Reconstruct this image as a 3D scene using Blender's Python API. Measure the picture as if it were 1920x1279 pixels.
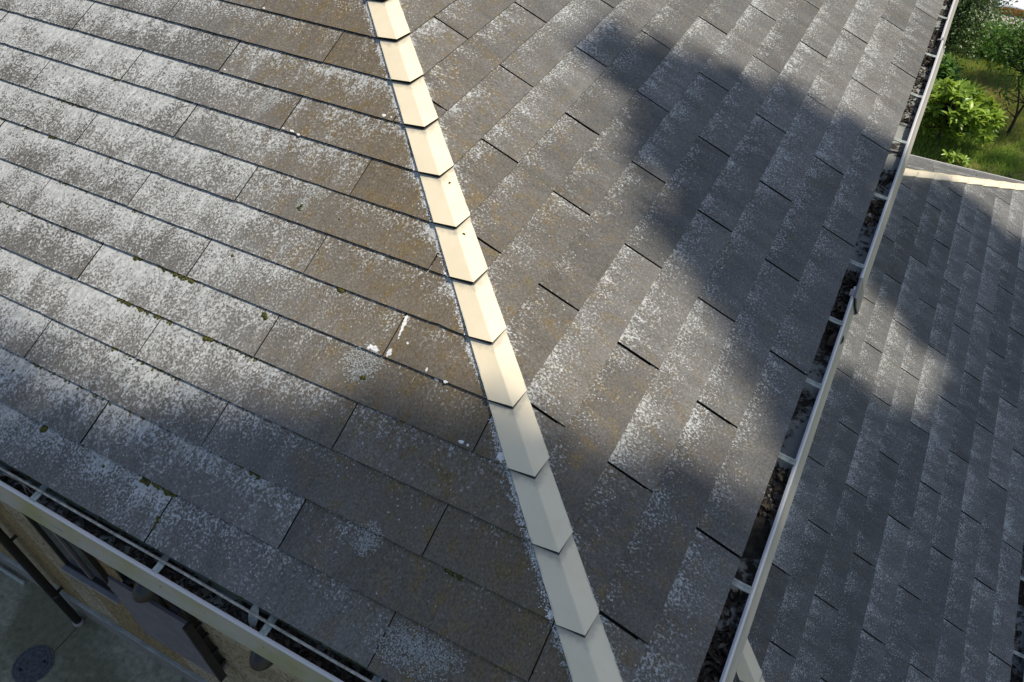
import bpy, bmesh, math, random
import numpy as np
from mathutils import Vector, Matrix, noise

for o in list(bpy.data.objects):
    bpy.data.objects.remove(o)
SC = bpy.context.scene
COL = SC.collection
rnd = random.Random(7)
rng = np.random.default_rng(11)

# ------------------------------------------------------------------ camera
cam_d = bpy.data.cameras.new('camera')
cam = bpy.data.objects.new('camera', cam_d)
COL.objects.link(cam)
CAM_POS = Vector((-0.0336737, -0.6346744, 2.4191053))
RIGHT = Vector((0.8831650, 0.4689714, -0.0092424))
DOWN = Vector((0.3313667, -0.6377319, -0.6953374))
FWD = Vector((-0.3319875, 0.6110351, -0.7186240))
m3 = Matrix((RIGHT, -DOWN, -FWD)).transposed()
cam.matrix_world = Matrix.Translation(CAM_POS) @ m3.to_4x4()
cam_d.sensor_width = 36.0
cam_d.lens = 1491.93 / 1920 * 36.0
cam_d.clip_start = 0.05
cam_d.clip_end = 2000
SC.camera = cam
SC.render.resolution_x = 1024
SC.render.resolution_y = 682

# ------------------------------------------------------------------ sky, sun, exposure
SUN = Vector((0.40, 0.30, 0.866)).normalized()
world = bpy.data.worlds.new('World')
SC.world = world
world.use_nodes = True
wn = world.node_tree.nodes
sky = wn.new('ShaderNodeTexSky')
sky.sky_type = 'NISHITA'
sky.sun_disc = False
sky.sun_elevation = math.asin(SUN.z)
sky.sun_rotation = math.atan2(SUN.x, SUN.y)
sky.altitude = 50
bg = wn['Background']
bg.inputs['Strength'].default_value = 0.115
world.node_tree.links.new(sky.outputs[0], bg.inputs['Color'])
sun_d = bpy.data.lights.new('sun', 'SUN')
sun_d.energy = 4.2
sun_d.angle = math.radians(0.8)
sun_d.color = (1.0, 0.92, 0.79)
sun = bpy.data.objects.new('sun', sun_d)
COL.objects.link(sun)
sun.rotation_euler = (-SUN).to_track_quat('-Z', 'Y').to_euler()
sun.location = SUN * 40
SC.view_settings.view_transform = 'Standard'
SC.view_settings.look = 'None'
SC.view_settings.gamma = 1.0
SC.view_settings.use_curve_mapping = False
SC.view_settings.exposure = 0.25
SC.render.engine = 'CYCLES'

# ------------------------------------------------------------------ helpers
def link(o, parent=None):
    COL.objects.link(o)
    if parent is not None:
        o.parent = parent
        o.matrix_parent_inverse = parent.matrix_world.inverted() if parent.type != 'EMPTY' else Matrix.Translation(-Vector(parent.location))
    return o

def tag(o, label=None, cat=None, group=None, kind=None):
    if label: o['label'] = label
    if cat: o['category'] = cat
    if group: o['group'] = group
    if kind: o['kind'] = kind
    return o

def empty(name, loc):
    o = bpy.data.objects.new(name, None)
    o.location = loc
    o.empty_display_size = 0.2
    COL.objects.link(o)
    return o

def mesh_obj(name, verts, faces, mat, parent=None, smooth=False):
    me = bpy.data.meshes.new(name)
    me.from_pydata([tuple(v) for v in verts], [], [tuple(f) for f in faces])
    me.update()
    if mat: me.materials.append(mat)
    if smooth:
        for p in me.polygons: p.use_smooth = True
    o = bpy.data.objects.new(name, me)
    return link(o, parent)

def bm_obj(name, bm, mat, parent=None, smooth=False):
    me = bpy.data.meshes.new(name)
    bm.normal_update()
    bm.to_mesh(me)
    bm.free()
    if mat: me.materials.append(mat)
    if smooth:
        for p in me.polygons: p.use_smooth = True
    o = bpy.data.objects.new(name, me)
    return link(o, parent)

def add_box(bm, lo, hi, mtx=None):
    x0, y0, z0 = lo; x1, y1, z1 = hi
    cs = [(x0,y0,z0),(x1,y0,z0),(x1,y1,z0),(x0,y1,z0),(x0,y0,z1),(x1,y0,z1),(x1,y1,z1),(x0,y1,z1)]
    vs = [bm.verts.new(mtx @ Vector(c) if mtx else c) for c in cs]
    for f in ((0,3,2,1),(4,5,6,7),(0,1,5,4),(1,2,6,5),(2,3,7,6),(3,0,4,7)):
        bm.faces.new([vs[i] for i in f])
    return vs

def box_obj(name, lo, hi, mat, parent=None, bevel=0.0, mtx=None):
    bm = bmesh.new()
    add_box(bm, lo, hi, mtx)
    if bevel:
        bmesh.ops.bevel(bm, geom=list(bm.edges), offset=bevel, segments=2, affect='EDGES', profile=0.5)
    return bm_obj(name, bm, mat, parent)

def add_tube(bm, pts, radii, seg=8, cap=True):
    pts = [Vector(p) for p in pts]
    rings = []
    prev_u = None
    for i, p in enumerate(pts):
        if i == 0: d = pts[1] - p
        elif i == len(pts) - 1: d = p - pts[i-1]
        else: d = pts[i+1] - pts[i-1]
        d.normalize()
        ref = prev_u if prev_u is not None else (Vector((1,0,0)) if abs(d.x) < 0.8 else Vector((0,1,0)))
        u = (ref - d * ref.dot(d)).normalized()
        w = d.cross(u)
        prev_u = u
        r = radii[i] if hasattr(radii, '__len__') else radii
        rings.append([bm.verts.new(p + (u*math.cos(a) + w*math.sin(a))*r) for a in [2*math.pi*j/seg for j in range(seg)]])
    for a, b in zip(rings, rings[1:]):
        for j in range(seg):
            bm.faces.new((a[j], a[(j+1) % seg], b[(j+1) % seg], b[j]))
    if cap:
        bm.faces.new(rings[0][::-1]); bm.faces.new(rings[-1])

# ------------------------------------------------------------------ node material helpers
class N:
    def __init__(self, name):
        self.m = bpy.data.materials.new(name)
        self.m.use_nodes = True
        self.t = self.m.node_tree
        self.n = self.t.nodes
        self.bsdf = self.n['Principled BSDF']
        self.out = self.n['Material Output']
    def link(self, a, b): self.t.links.new(a, b)
    def new(self, typ, **kw):
        nd = self.n.new(typ)
        for k, v in kw.items(): setattr(nd, k, v)
        return nd
    def setin(self, sock, v):
        if hasattr(v, 'is_output') or hasattr(v, 'links'): self.link(v, sock)
        else: sock.default_value = v
    def math(self, op, a, b=0.0, c=None, clamp=False):
        nd = self.new('ShaderNodeMath', operation=op, use_clamp=clamp)
        self.setin(nd.inputs[0], a); self.setin(nd.inputs[1], b)
        if c is not None: self.setin(nd.inputs[2], c)
        return nd.outputs[0]
    def smooth(self, v, lo, hi, a=0.0, b=1.0):
        nd = self.new('ShaderNodeMapRange', interpolation_type='SMOOTHSTEP')
        self.setin(nd.inputs[0], v); self.setin(nd.inputs[1], lo); self.setin(nd.inputs[2], hi)
        self.setin(nd.inputs[3], a); self.setin(nd.inputs[4], b)
        return nd.outputs[0]
    def noise(self, vec, scale, detail=3, rough=0.55, dist=0.0):
        nd = self.new('ShaderNodeTexNoise')
        if vec is not None: self.link(vec, nd.inputs['Vector'])
        nd.inputs['Scale'].default_value = scale
        nd.inputs['Detail'].default_value = detail
        nd.inputs['Roughness'].default_value = rough
        nd.inputs['Distortion'].default_value = dist
        return nd.outputs[0]
    def voronoi(self, vec, scale, feature='F1', out=0):
        nd = self.new('ShaderNodeTexVoronoi', feature=feature)
        if vec is not None: self.link(vec, nd.inputs['Vector'])
        nd.inputs['Scale'].default_value = scale
        return nd.outputs[out]
    def vscale(self, vec, s):
        nd = self.new('ShaderNodeVectorMath', operation='MULTIPLY')
        self.link(vec, nd.inputs[0]); nd.inputs[1].default_value = s
        return nd.outputs[0]
    def mix(self, fac, a, b, blend='MIX'):
        nd = self.new('ShaderNodeMix', data_type='RGBA', blend_type=blend)
        self.setin(nd.inputs[0], fac); 
        for s, v in ((nd.inputs[6], a), (nd.inputs[7], b)):
            if isinstance(v, (tuple, list)): s.default_value = (*v[:3], 1)
            else: self.link(v, s)
        return nd.outputs[2]
    def attr(self, name):
        nd = self.new('ShaderNodeAttribute', attribute_name=name)
        return nd
    def bump(self, h, strength=0.3, dist=0.01):
        nd = self.new('ShaderNodeBump')
        nd.inputs['Strength'].default_value = strength
        nd.inputs['Distance'].default_value = dist
        self.link(h, nd.inputs['Height'])
        self.link(nd.outputs[0], self.bsdf.inputs['Normal'])
    def col(self, c): self.setin(self.bsdf.inputs['Base Color'], (*c[:3], 1) if isinstance(c, (tuple, list)) else c)
    def rough(self, r): self.setin(self.bsdf.inputs['Roughness'], r)
    def spec(self, v): self.bsdf.inputs['Specular IOR Level'].default_value = v

def simple(name, c, rough=0.7, var=0.25, scale=20.0, metallic=0.0, spec=0.4, bump=0.0):
    k = N(name)
    tc = k.new('ShaderNodeTexCoord').outputs['Object']
    n = k.noise(tc, scale, 4)
    f = k.smooth(n, 0.3, 0.7)
    k.col(k.mix(f, tuple(x*(1-var) for x in c), tuple(min(1, x*(1+var)) for x in c)))
    k.rough(rough); k.spec(spec)
    k.bsdf.inputs['Metallic'].default_value = metallic
    if bump: k.bump(k.noise(tc, scale*3, 4), bump, 0.01)
    return k.m

# --- weathered fibre-cement slate; attributes: spos=(along,upslope,slope id), sinfo=(0..1 inside course, distance to hip, random)
def slate_material(name, base_a, base_b, lich_amt, lich_left, ochre_hip, ochre_all, hip_white, lich_top, foot_dark, eave_thin=0.0):
    k = N(name)
    pos = k.attr('spos').outputs['Vector']
    inf = k.new('ShaderNodeSeparateXYZ'); k.link(k.attr('sinfo').outputs['Vector'], inf.inputs[0])
    v01, hip, rv = inf.outputs
    sp = k.new('ShaderNodeSeparateXYZ'); k.link(pos, sp.inputs[0])
    stretched = k.vscale(pos, (1.0, 0.42, 1.0))
    streak = k.vscale(pos, (1.0, 0.13, 1.0))
    broad = k.noise(pos, 1.6, 3)
    mid = k.noise(stretched, 9, 4, 0.6)
    fine = k.noise(stretched, 62, 4, 0.72)
    tiny = k.noise(stretched, 230, 2, 0.6)
    strk = k.noise(streak, 34, 3)
    # body colour
    b = k.mix(k.smooth(mid, 0.3, 0.7), base_a, base_b)
    b = k.mix(k.math('MULTIPLY', k.smooth(strk, 0.48, 0.75), 0.35), b, tuple(x*0.6 for x in base_a))
    tone = k.math('MULTIPLY_ADD', rv, 0.42, 0.79)
    tn = k.new('ShaderNodeVectorMath', operation='SCALE'); k.link(b, tn.inputs[0]); k.link(tone, tn.inputs['Scale'])
    b = tn.outputs[0]
    # ochre algae
    hipf = k.smooth(hip, 0.15, 1.35, 1.0, 0.0)
    och = k.math('MULTIPLY_ADD', hipf, ochre_hip, ochre_all)
    on = k.noise(k.vscale(pos, (1.0, 0.7, 1.0)), 17, 5, 0.68)
    om = k.math('MULTIPLY', k.smooth(on, 0.47, 0.68), och, clamp=True)
    b = k.mix(om, b, (0.190, 0.138, 0.060))
    b = k.mix(k.math('MULTIPLY', hipf, ochre_hip*0.55), b, (0.150, 0.115, 0.070))
    # pale lichen specks: denser high in each exposed strip, thin near the butt edge
    grain = k.noise(k.vscale(pos, (1.0, 0.85, 1.0)), 112, 4, 0.75)
    topf = k.smooth(v01, 0.05, 1.0)
    dens = k.math('MULTIPLY_ADD', k.math('SUBTRACT', broad, 0.5), 0.7, lich_amt)
    dens = k.math('ADD', dens, k.math('MULTIPLY', k.math('SUBTRACT', topf, 0.5), lich_top))
    dens = k.math('ADD', dens, k.math('MULTIPLY', k.smooth(hip, 0.35, 1.9), lich_left))
    dens = k.math('ADD', dens, k.math('MULTIPLY', k.math('SUBTRACT', mid, 0.5), 1.25))
    dens = k.math('ADD', dens, k.math('MULTIPLY', k.math('SUBTRACT', k.noise(stretched, 26, 3, 0.6), 0.5), 0.8))
    dens = k.math('ADD', dens, k.math('MULTIPLY', k.math('SUBTRACT', rv, 0.5), 0.22))
    if eave_thin: dens = k.math('SUBTRACT', dens, k.math('MULTIPLY', k.smooth(sp.outputs[1], 0.15, 1.0, 1.0, 0.0), eave_thin))
    hn = k.math('ADD', hip, k.math('MULTIPLY', k.math('SUBTRACT', k.noise(pos, 18, 4, 0.65), 0.5), 0.13))
    hm = k.math('MULTIPLY', k.smooth(hn, 0.085, 0.155, 1.0, 0.0), hip_white)
    dens = k.math('ADD', dens, hm)
    thr = k.math('SUBTRACT', 0.665, k.math('MULTIPLY', dens, 0.25))
    lm = k.smooth(k.math('SUBTRACT', k.math('MULTIPLY_ADD', k.math('SUBTRACT', tiny, 0.5), 0.25, grain), thr), -0.03, 0.075)
    lcol = k.mix(k.smooth(fine, 0.35, 0.7), (0.34, 0.35, 0.335), (0.56, 0.565, 0.545))
    gr = k.new('ShaderNodeVectorMath', operation='SCALE'); k.link(b, gr.inputs[0]); k.link(k.math('MAXIMUM', k.math('ADD', k.math('MULTIPLY_ADD', grain, 1.5, 0.14), k.math('MULTIPLY', k.math('SUBTRACT', tiny, 0.5), 1.1)), 0.35), gr.inputs['Scale'])
    b = gr.outputs[0]
    b2 = k.mix(k.math('MULTIPLY', lm, 0.88), b, lcol)
    # sparse bright crusty dots
    vd = k.voronoi(pos, 48)
    dots = k.math('MULTIPLY', k.smooth(vd, 0.07, 0.16, 1.0, 0.0), k.smooth(k.noise(pos, 7, 2), 0.5, 0.64))
    b2 = k.mix(k.math('MULTIPLY', dots, 0.8), b2, (0.62, 0.62, 0.6))
    # near-black line along the foot of the course above
    gl = k.math('ADD', v01, k.math('MULTIPLY', k.math('SUBTRACT', k.noise(pos, 40, 4, 0.7), 0.5), 0.055))
    b2 = k.mix(k.math('MULTIPLY', k.smooth(gl, 0.958, 0.978), foot_dark), b2, (0.020, 0.018, 0.012))
    # dark pits
    vp = k.voronoi(k.vscale(pos, (1, 0.6, 1)), 9)
    pits = k.math('MULTIPLY', k.smooth(vp, 0.02, 0.075, 1.0, 0.0), 0.45)
    b2 = k.mix(pits, b2, (0.05, 0.047, 0.04))
    k.col(b2)
    k.rough(0.92); k.spec(0.25)
    h = k.math('ADD', k.math('MULTIPLY', lm, 0.5), k.math('MULTIPLY', tiny, 0.7))
    k.bump(h, 0.6, 0.0026)
    return k.m

M = {}
M['slate_L'] = slate_material('weathered_slate_south', (0.136, 0.130, 0.118), (0.182, 0.174, 0.158), 0.27, 0.68, 1.25, 0.10, 0.80, 0.55, 0.95, 0.34)
M['slate_R'] = slate_material('weathered_slate_east', (0.126, 0.123, 0.115), (0.172, 0.166, 0.155), 0.33, 0.00, 0.50, 0.20, 0.16, 0.60, 0.5)
M['slate_low'] = slate_material('weathered_slate_porch', (0.120, 0.122, 0.119), (0.158, 0.159, 0.154), 0.36, 0.00, 0.08, 0.16, 0.1, 0.48, 0.45)
M['edge'] = simple('shade_black_edge', (0.026, 0.022, 0.017), 1.0, 0.35, 60, spec=0.02)  # near-black puts shade into butts, joint sides and cap undersides
M['felt'] = simple('roof_felt_black', (0.014, 0.014, 0.014), 0.95, 0.3, 30)
M['felt_grey'] = simple('roof_felt_grey', (0.10, 0.092, 0.08), 0.95, 0.4, 60)  # greyer felt than under the side slope

def cap_material():
    k = N('cream_painted_metal')
    tc = k.new('ShaderNodeTexCoord').outputs['Object']
    inf = k.new('ShaderNodeSeparateXYZ'); k.link(k.attr('sinfo').outputs['Vector'], inf.inputs[0])
    v01, a01, rv = inf.outputs
    n1 = k.noise(tc, 9, 4)
    c = k.mix(k.smooth(n1, 0.3, 0.7), (0.74, 0.635, 0.435), (0.78, 0.675, 0.475))
    # dirt washed out from under the cap above
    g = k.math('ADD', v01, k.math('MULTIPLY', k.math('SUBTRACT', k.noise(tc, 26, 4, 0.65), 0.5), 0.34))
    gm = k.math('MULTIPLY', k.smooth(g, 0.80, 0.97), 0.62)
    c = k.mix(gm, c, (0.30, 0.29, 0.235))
    e = k.math('ADD', a01, k.math('MULTIPLY', k.math('SUBTRACT', k.noise(tc, 60, 3, 0.7), 0.5), 0.12))
    low = k.math('MULTIPLY', k.smooth(e, 0.90, 0.985), k.smooth(k.noise(tc, 14, 3), 0.46, 0.6))
    c = k.mix(k.math('MULTIPLY', low, 0.55), c, (0.36, 0.36, 0.31))
    ln = k.math('ADD', v01, k.math('MULTIPLY', k.math('SUBTRACT', k.noise(tc, 120, 3, 0.7), 0.5), 0.012))
    c = k.mix(k.math('MULTIPLY', k.smooth(ln, 0.966, 0.980), 0.92), c, (0.022, 0.02, 0.016))  # black line painted for the shade under the next cap's butt
    sp = k.smooth(k.voronoi(tc, 23), 0.03, 0.055, 1.0, 0.0)
    c = k.mix(k.math('MULTIPLY', sp, k.math('MULTIPLY', k.smooth(k.noise(tc, 5, 2), 0.55, 0.62), 0.5)), c, (0.3, 0.27, 0.2))
    k.col(c)
    k.rough(k.math('MULTIPLY_ADD', n1, 0.15, 0.34)); k.spec(0.45)
    k.bump(k.noise(tc, 5, 2), 0.10, 0.01)
    return k.m
M['cap'] = cap_material()

def gutter_material(name, c, moss):
    k = N(name)
    tc = k.new('ShaderNodeTexCoord').outputs['Object']
    n1 = k.noise(tc, 4, 4); n2 = k.noise(k.vscale(tc, (0.6, 0.6, 3.0)), 22, 4, 0.65)
    col = k.mix(k.smooth(n2, 0.3, 0.75), tuple(x*0.88 for x in c), c)
    col = k.mix(k.math('MULTIPLY', k.smooth(n1, 0.36, 0.62), moss), col, (0.25, 0.27, 0.13))
    nz = k.new('ShaderNodeSeparateXYZ'); k.link(k.new('ShaderNodeNewGeometry').outputs['True Normal'], nz.inputs[0])
    col = k.mix(k.smooth(nz.outputs[2], 0.55, 0.85), col, (0.60, 0.58, 0.57))     # pale highlight painted onto upward lip faces
    k.col(col); k.rough(0.36); k.spec(0.5)
    k.bump(k.noise(tc, 60, 3), 0.05, 0.003)
    return k.m
M['gutter_L'] = gutter_material('grey_vinyl_gutter_mossy', (0.36, 0.36, 0.31), 0.9)
M['gutter_R'] = gutter_material('grey_vinyl_gutter', (0.43, 0.395, 0.385), 0.12)
M['sleeve'] = simple('dull_gutter_sleeve', (0.25, 0.225, 0.21), 0.5, 0.2, 15)
M['strap'] = simple('pale_gutter_strap', (0.29, 0.315, 0.28), 0.55, 0.3, 40)

def bed_material():
    k = N('gutter_silt')
    tc = k.new('ShaderNodeTexCoord').outputs['Object']
    n1 = k.noise(tc, 5, 4, 0.6, 0.4); n2 = k.noise(tc, 40, 4, 0.7)
    c = k.mix(k.smooth(n2, 0.3, 0.7), (0.017, 0.015, 0.012), (0.05, 0.046, 0.038))
    dust = k.math('ADD', k.math('MULTIPLY', n1, 0.75), k.math('MULTIPLY', n2, 0.25))
    c = k.mix(k.smooth(dust, 0.455, 0.53), c, (0.25, 0.265, 0.25))
    k.col(c); k.rough(0.9); k.spec(0.2); k.bump(n2, 0.5, 0.012)
    return k.m
M['silt'] = bed_material()

def dead_leaf_material():
    k = N('dead_leaf_litter')
    r = k.new('ShaderNodeNewGeometry').outputs['Random Per Island']
    cr = k.new('ShaderNodeValToRGB')
    k.link(r, cr.inputs[0])
    e = cr.color_ramp.elements
    e[0].position = 0; e[0].color = (0.022, 0.017, 0.013, 1)
    e[1].position = 1; e[1].color = (0.115, 0.095, 0.072, 1)
    cr.color_ramp.elements.new(0.5).color = (0.045, 0.035, 0.027, 1)
    k.col(cr.outputs[0]); k.rough(0.8); k.spec(0.2)
    return k.m
M['litter'] = dead_leaf_material()

def moss_material():
    k = N('moss')
    tc = k.new('ShaderNodeTexCoord').outputs['Object']
    c = k.mix(k.smooth(k.noise(tc, 90, 3), 0.3, 0.7), (0.032, 0.036, 0.010), (0.11, 0.105, 0.028))
    k.col(c); k.rough(1.0); k.spec(0.1); k.bump(k.noise(tc, 600, 3), 0.8, 0.003)
    return k.m
M['moss'] = moss_material()
M['crust'] = simple('white_crust', (0.72, 0.71, 0.68), 0.9, 0.12, 90, bump=0.3)
M['crust_grey'] = simple('grey_crust', (0.30, 0.31, 0.29), 0.95, 0.3, 200)
M['cable'] = simple('weathered_cable_sheath', (0.34, 0.325, 0.28), 0.7, 0.35, 60)
M['twig'] = simple('dry_twig', (0.20, 0.17, 0.13), 0.85, 0.3, 60)
M['pale_leaf'] = simple('bleached_leaf', (0.36, 0.37, 0.33), 0.7, 0.15, 60)
M['dark_bronze'] = simple('dark_bronze_metal', (0.020, 0.018, 0.017), 0.45, 0.2, 20)
M['bronze'] = simple('bronze_aluminium', (0.12, 0.11, 0.115), 0.5, 0.12, 10)
M['sill'] = simple('grey_aluminium_sill', (0.24, 0.225, 0.22), 0.5, 0.12, 10)
M['hood'] = simple('dark_vent_hood', (0.05, 0.047, 0.046), 0.42, 0.2, 10, metallic=0.3)
M['flash'] = simple('grey_drip_flashing', (0.36, 0.37, 0.34), 0.5, 0.2, 8)
M['iron'] = None

def glass_material():
    k = N('dark_window_glass')
    k.col((0.012, 0.013, 0.014)); k.rough(0.06); k.spec(0.6)
    return k.m
M['glass'] = glass_material()

def siding_material():
    k = N('speckled_siding')
    tc = k.new('ShaderNodeTexCoord').outputs['Object']
    n = k.noise(tc, 2.5, 3); sp = k.noise(tc, 34, 4, 0.8)
    ob = k.new('ShaderNodeObjectInfo').outputs['Random']
    c = k.mix(k.smooth(n, 0.35, 0.65), (0.27, 0.225, 0.15), (0.36, 0.31, 0.22))
    c = k.mix(k.math('MULTIPLY', k.smooth(ob, 0.62, 0.7), 0.75), c, (0.24, 0.165, 0.065))
    c = k.mix(k.math('MULTIPLY', k.smooth(sp, 0.50, 0.57), 0.8), c, (0.085, 0.067, 0.042))
    c = k.mix(k.math('MULTIPLY', k.smooth(sp, 0.40, 0.28), 0.5), c, (0.52, 0.47, 0.36))
    k.col(c); k.rough(0.9); k.spec(0.2); k.bump(sp, 0.35, 0.006)
    return k.m
M['siding'] = siding_material()

def concrete_material(name, a, b, moss, seed):
    k = N(name)
    tc = k.vscale(k.new('ShaderNodeTexCoord').outputs['Object'], (1, 1, 1))
    n1 = k.noise(tc, 1.3 + seed, 4, 0.6, 0.3); n2 = k.noise(tc, 17, 5, 0.7); n3 = k.noise(tc, 90, 3, 0.7)
    c = k.mix(k.smooth(n2, 0.32, 0.68), a, b)
    c = k.mix(k.math('MULTIPLY', k.smooth(n1, 0.42, 0.62), moss), c, (0.115, 0.10, 0.042))
    c = k.mix(k.math('MULTIPLY', k.smooth(n3, 0.55, 0.72), 0.5), c, (0.30, 0.29, 0.24))
    c = k.mix(k.math('MULTIPLY', k.smooth(k.noise(tc, 5, 5, 0.7), 0.55, 0.72), 0.55), c, (0.035, 0.032, 0.024))
    k.col(c); k.rough(0.9); k.spec(0.25); k.bump(n2, 0.4, 0.012)
    return k.m
M['yard'] = concrete_material('old_mossy_concrete', (0.25, 0.235, 0.165), (0.42, 0.385, 0.275), 0.6, 0.0)
M['foundation'] = concrete_material('foundation_render', (0.19, 0.175, 0.16), (0.25, 0.235, 0.215), 0.2, 0.6)
M['iron'] = simple('worn_iron_cover', (0.10, 0.105, 0.11), 0.6, 0.35, 40, metallic=0.2, bump=0.3)
M['gravel'] = concrete_material('pale_gravel', (0.36, 0.33, 0.29), (0.46, 0.43, 0.38), 0.15, 1.0)
M['white_sheet'] = simple('white_sheet_metal', (0.80, 0.82, 0.84), 0.45, 0.04, 6)
M['orange_wood'] = simple('orange_stained_wood', (0.52, 0.20, 0.045), 0.6, 0.3, 14)

def ground_material():
    k = N('garden_soil_and_lawn')
    tc = k.new('ShaderNodeTexCoord').outputs['Object']
    n1 = k.noise(tc, 0.55, 4, 0.6); n2 = k.noise(tc, 6, 5, 0.7); n3 = k.noise(tc, 40, 4, 0.7)
    soil = k.mix(k.smooth(n3, 0.3, 0.7), (0.055, 0.038, 0.024), (0.13, 0.095, 0.062))
    turf = k.mix(k.smooth(n2, 0.3, 0.7), (0.05, 0.09, 0.018), (0.12, 0.18, 0.035))
    dry = k.mix(k.smooth(n3, 0.3, 0.7), (0.22, 0.185, 0.07), (0.34, 0.29, 0.12))
    c = k.mix(k.smooth(n1, 0.46, 0.56), turf, dry)
    px = k.new('ShaderNodeSeparateXYZ'); k.link(tc, px.inputs[0])
    near = k.math('ADD', px.outputs[1], k.math('MULTIPLY', k.math('SUBTRACT', n2, 0.5), 1.4))
    c = k.mix(k.math('MULTIPLY', k.smooth(near, 13.3, 14.1, 1.0, 0.0), k.smooth(px.outputs[0], 2.0, 3.2, 1.0, 0.0)), c, soil)
    k.col(c); k.rough(0.95); k.spec(0.1); k.bump(n3, 0.6, 0.02)
    return k.m
M['ground'] = ground_material()

def foliage_material(name, dark, light, gloss=0.45, trans=0.35):
    k = N(name)
    r = k.new('ShaderNodeNewGeometry').outputs['Random Per Island']
    c = k.mix(r, dark, light)
    tc = k.new('ShaderNodeTexCoord').outputs['Object']
    c = k.mix(k.math('MULTIPLY', k.smooth(k.noise(tc, 2.2, 3), 0.4, 0.65), 0.5), c, tuple(x*0.6 for x in dark))
    k.col(c); k.rough(gloss); k.spec(0.4)
    tr = k.new('ShaderNodeBsdfTranslucent')
    k.link(k.mix(0.5, c, tuple(min(1, x*1.6) for x in light)), tr.inputs[0])
    mx = k.new('ShaderNodeMixShader'); mx.inputs[0].default_value = trans
    k.link(k.bsdf.outputs[0], mx.inputs[1]); k.link(tr.outputs[0], mx.inputs[2])
    k.link(mx.outputs[0], k.out.inputs[0])
    return k.m
M['leaf_shrub'] = foliage_material('glossy_bright_leaves', (0.15, 0.27, 0.03), (0.42, 0.55, 0.08), 0.34, 0.3)
M['leaf_hedge'] = foliage_material('hedge_leaves', (0.04, 0.085, 0.022), (0.19, 0.26, 0.09), 0.34, 0.2)
M['leaf_dark'] = foliage_material('dark_tree_leaves', (0.014, 0.035, 0.010), (0.05, 0.095, 0.025), 0.42, 0.22)
M['leaf_mid'] = foliage_material('mid_green_leaves', (0.055, 0.14, 0.02), (0.15, 0.28, 0.045), 0.45, 0.3)
M['leaf_tall'] = foliage_material('tall_tree_leaves', (0.025, 0.05, 0.012), (0.06, 0.10, 0.025), 0.5, 0.12)
M['grass_bright'] = foliage_material('bright_tall_grass', (0.12, 0.26, 0.025), (0.26, 0.42, 0.05), 0.5, 0.4)
M['grass'] = foliage_material('lawn_grass', (0.16, 0.28, 0.03), (0.40, 0.52, 0.09), 0.6, 0.35)
M['grass_dry'] = foliage_material('dry_grass', (0.36, 0.31, 0.11), (0.58, 0.50, 0.20), 0.7, 0.3)
M['bark'] = simple('dark_bark', (0.055, 0.04, 0.028), 0.9, 0.35, 25, bump=0.6)

# ------------------------------------------------------------------ the roof planes
E = 0.182                       # exposed height of a course
T = 0.0068                      # slate thickness
PU = math.radians(23.78)        # upper roof pitch
PL = math.radians(24.39)        # lower roof pitch
GROUND = -5.6
DEPTH = 8.66                    # eave-to-eave depth of the house
LX, LZ = 1.8266, -2.8216        # lower eave

class Slope:
    def __init__(s, O, u, inward, pitch, sid):
        s.O = Vector(O); s.u = Vector(u); h = Vector(inward)
        s.cp, s.sp = math.cos(pitch), math.sin(pitch)
        s.v = h * s.cp + Vector((0, 0, s.sp)); s.n = Vector((0, 0, s.cp)) - h * s.sp
        s.id = sid
    def P(s, a, t, n=0.0): return s.O + s.u*a + s.v*t + s.n*n

S_L = Slope((0,0,0), (-1,0,0), (0,1,0), PU, 0)
S_R = Slope((0,0,0), (0,1,0), (-1,0,0), PU, 1)
S_LR = Slope((LX,0,LZ), (0,1,0), (-1,0,0), PL, 2)
S_LB = Slope((LX,DEPTH,LZ), (-1,0,0), (0,-1,0), PL, 3)
S_LF = Slope((LX,0,LZ), (-1,0,0), (0,1,0), PL, 4)

house = empty('house', (-4.0, 4.3, GROUND))
tag(house, 'two-storey house with weathered grey slate roofs and cream metal hip caps', 'house')

def clip(poly, a, b, c):         # keep a*x+b*y<=c
    out = []
    for i in range(len(poly)):
        p, q = poly[i], poly[(i+1) % len(poly)]
        dp, dq = a*p[0]+b*p[1]-c, a*q[0]+b*q[1]-c
        if dp <= 0: out.append(p)
        if (dp < 0 < dq) or (dq < 0 < dp):
            f = dp/(dp-dq); out.append((p[0]+(q[0]-p[0])*f, p[1]+(q[1]-p[1])*f))
    return out

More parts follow.
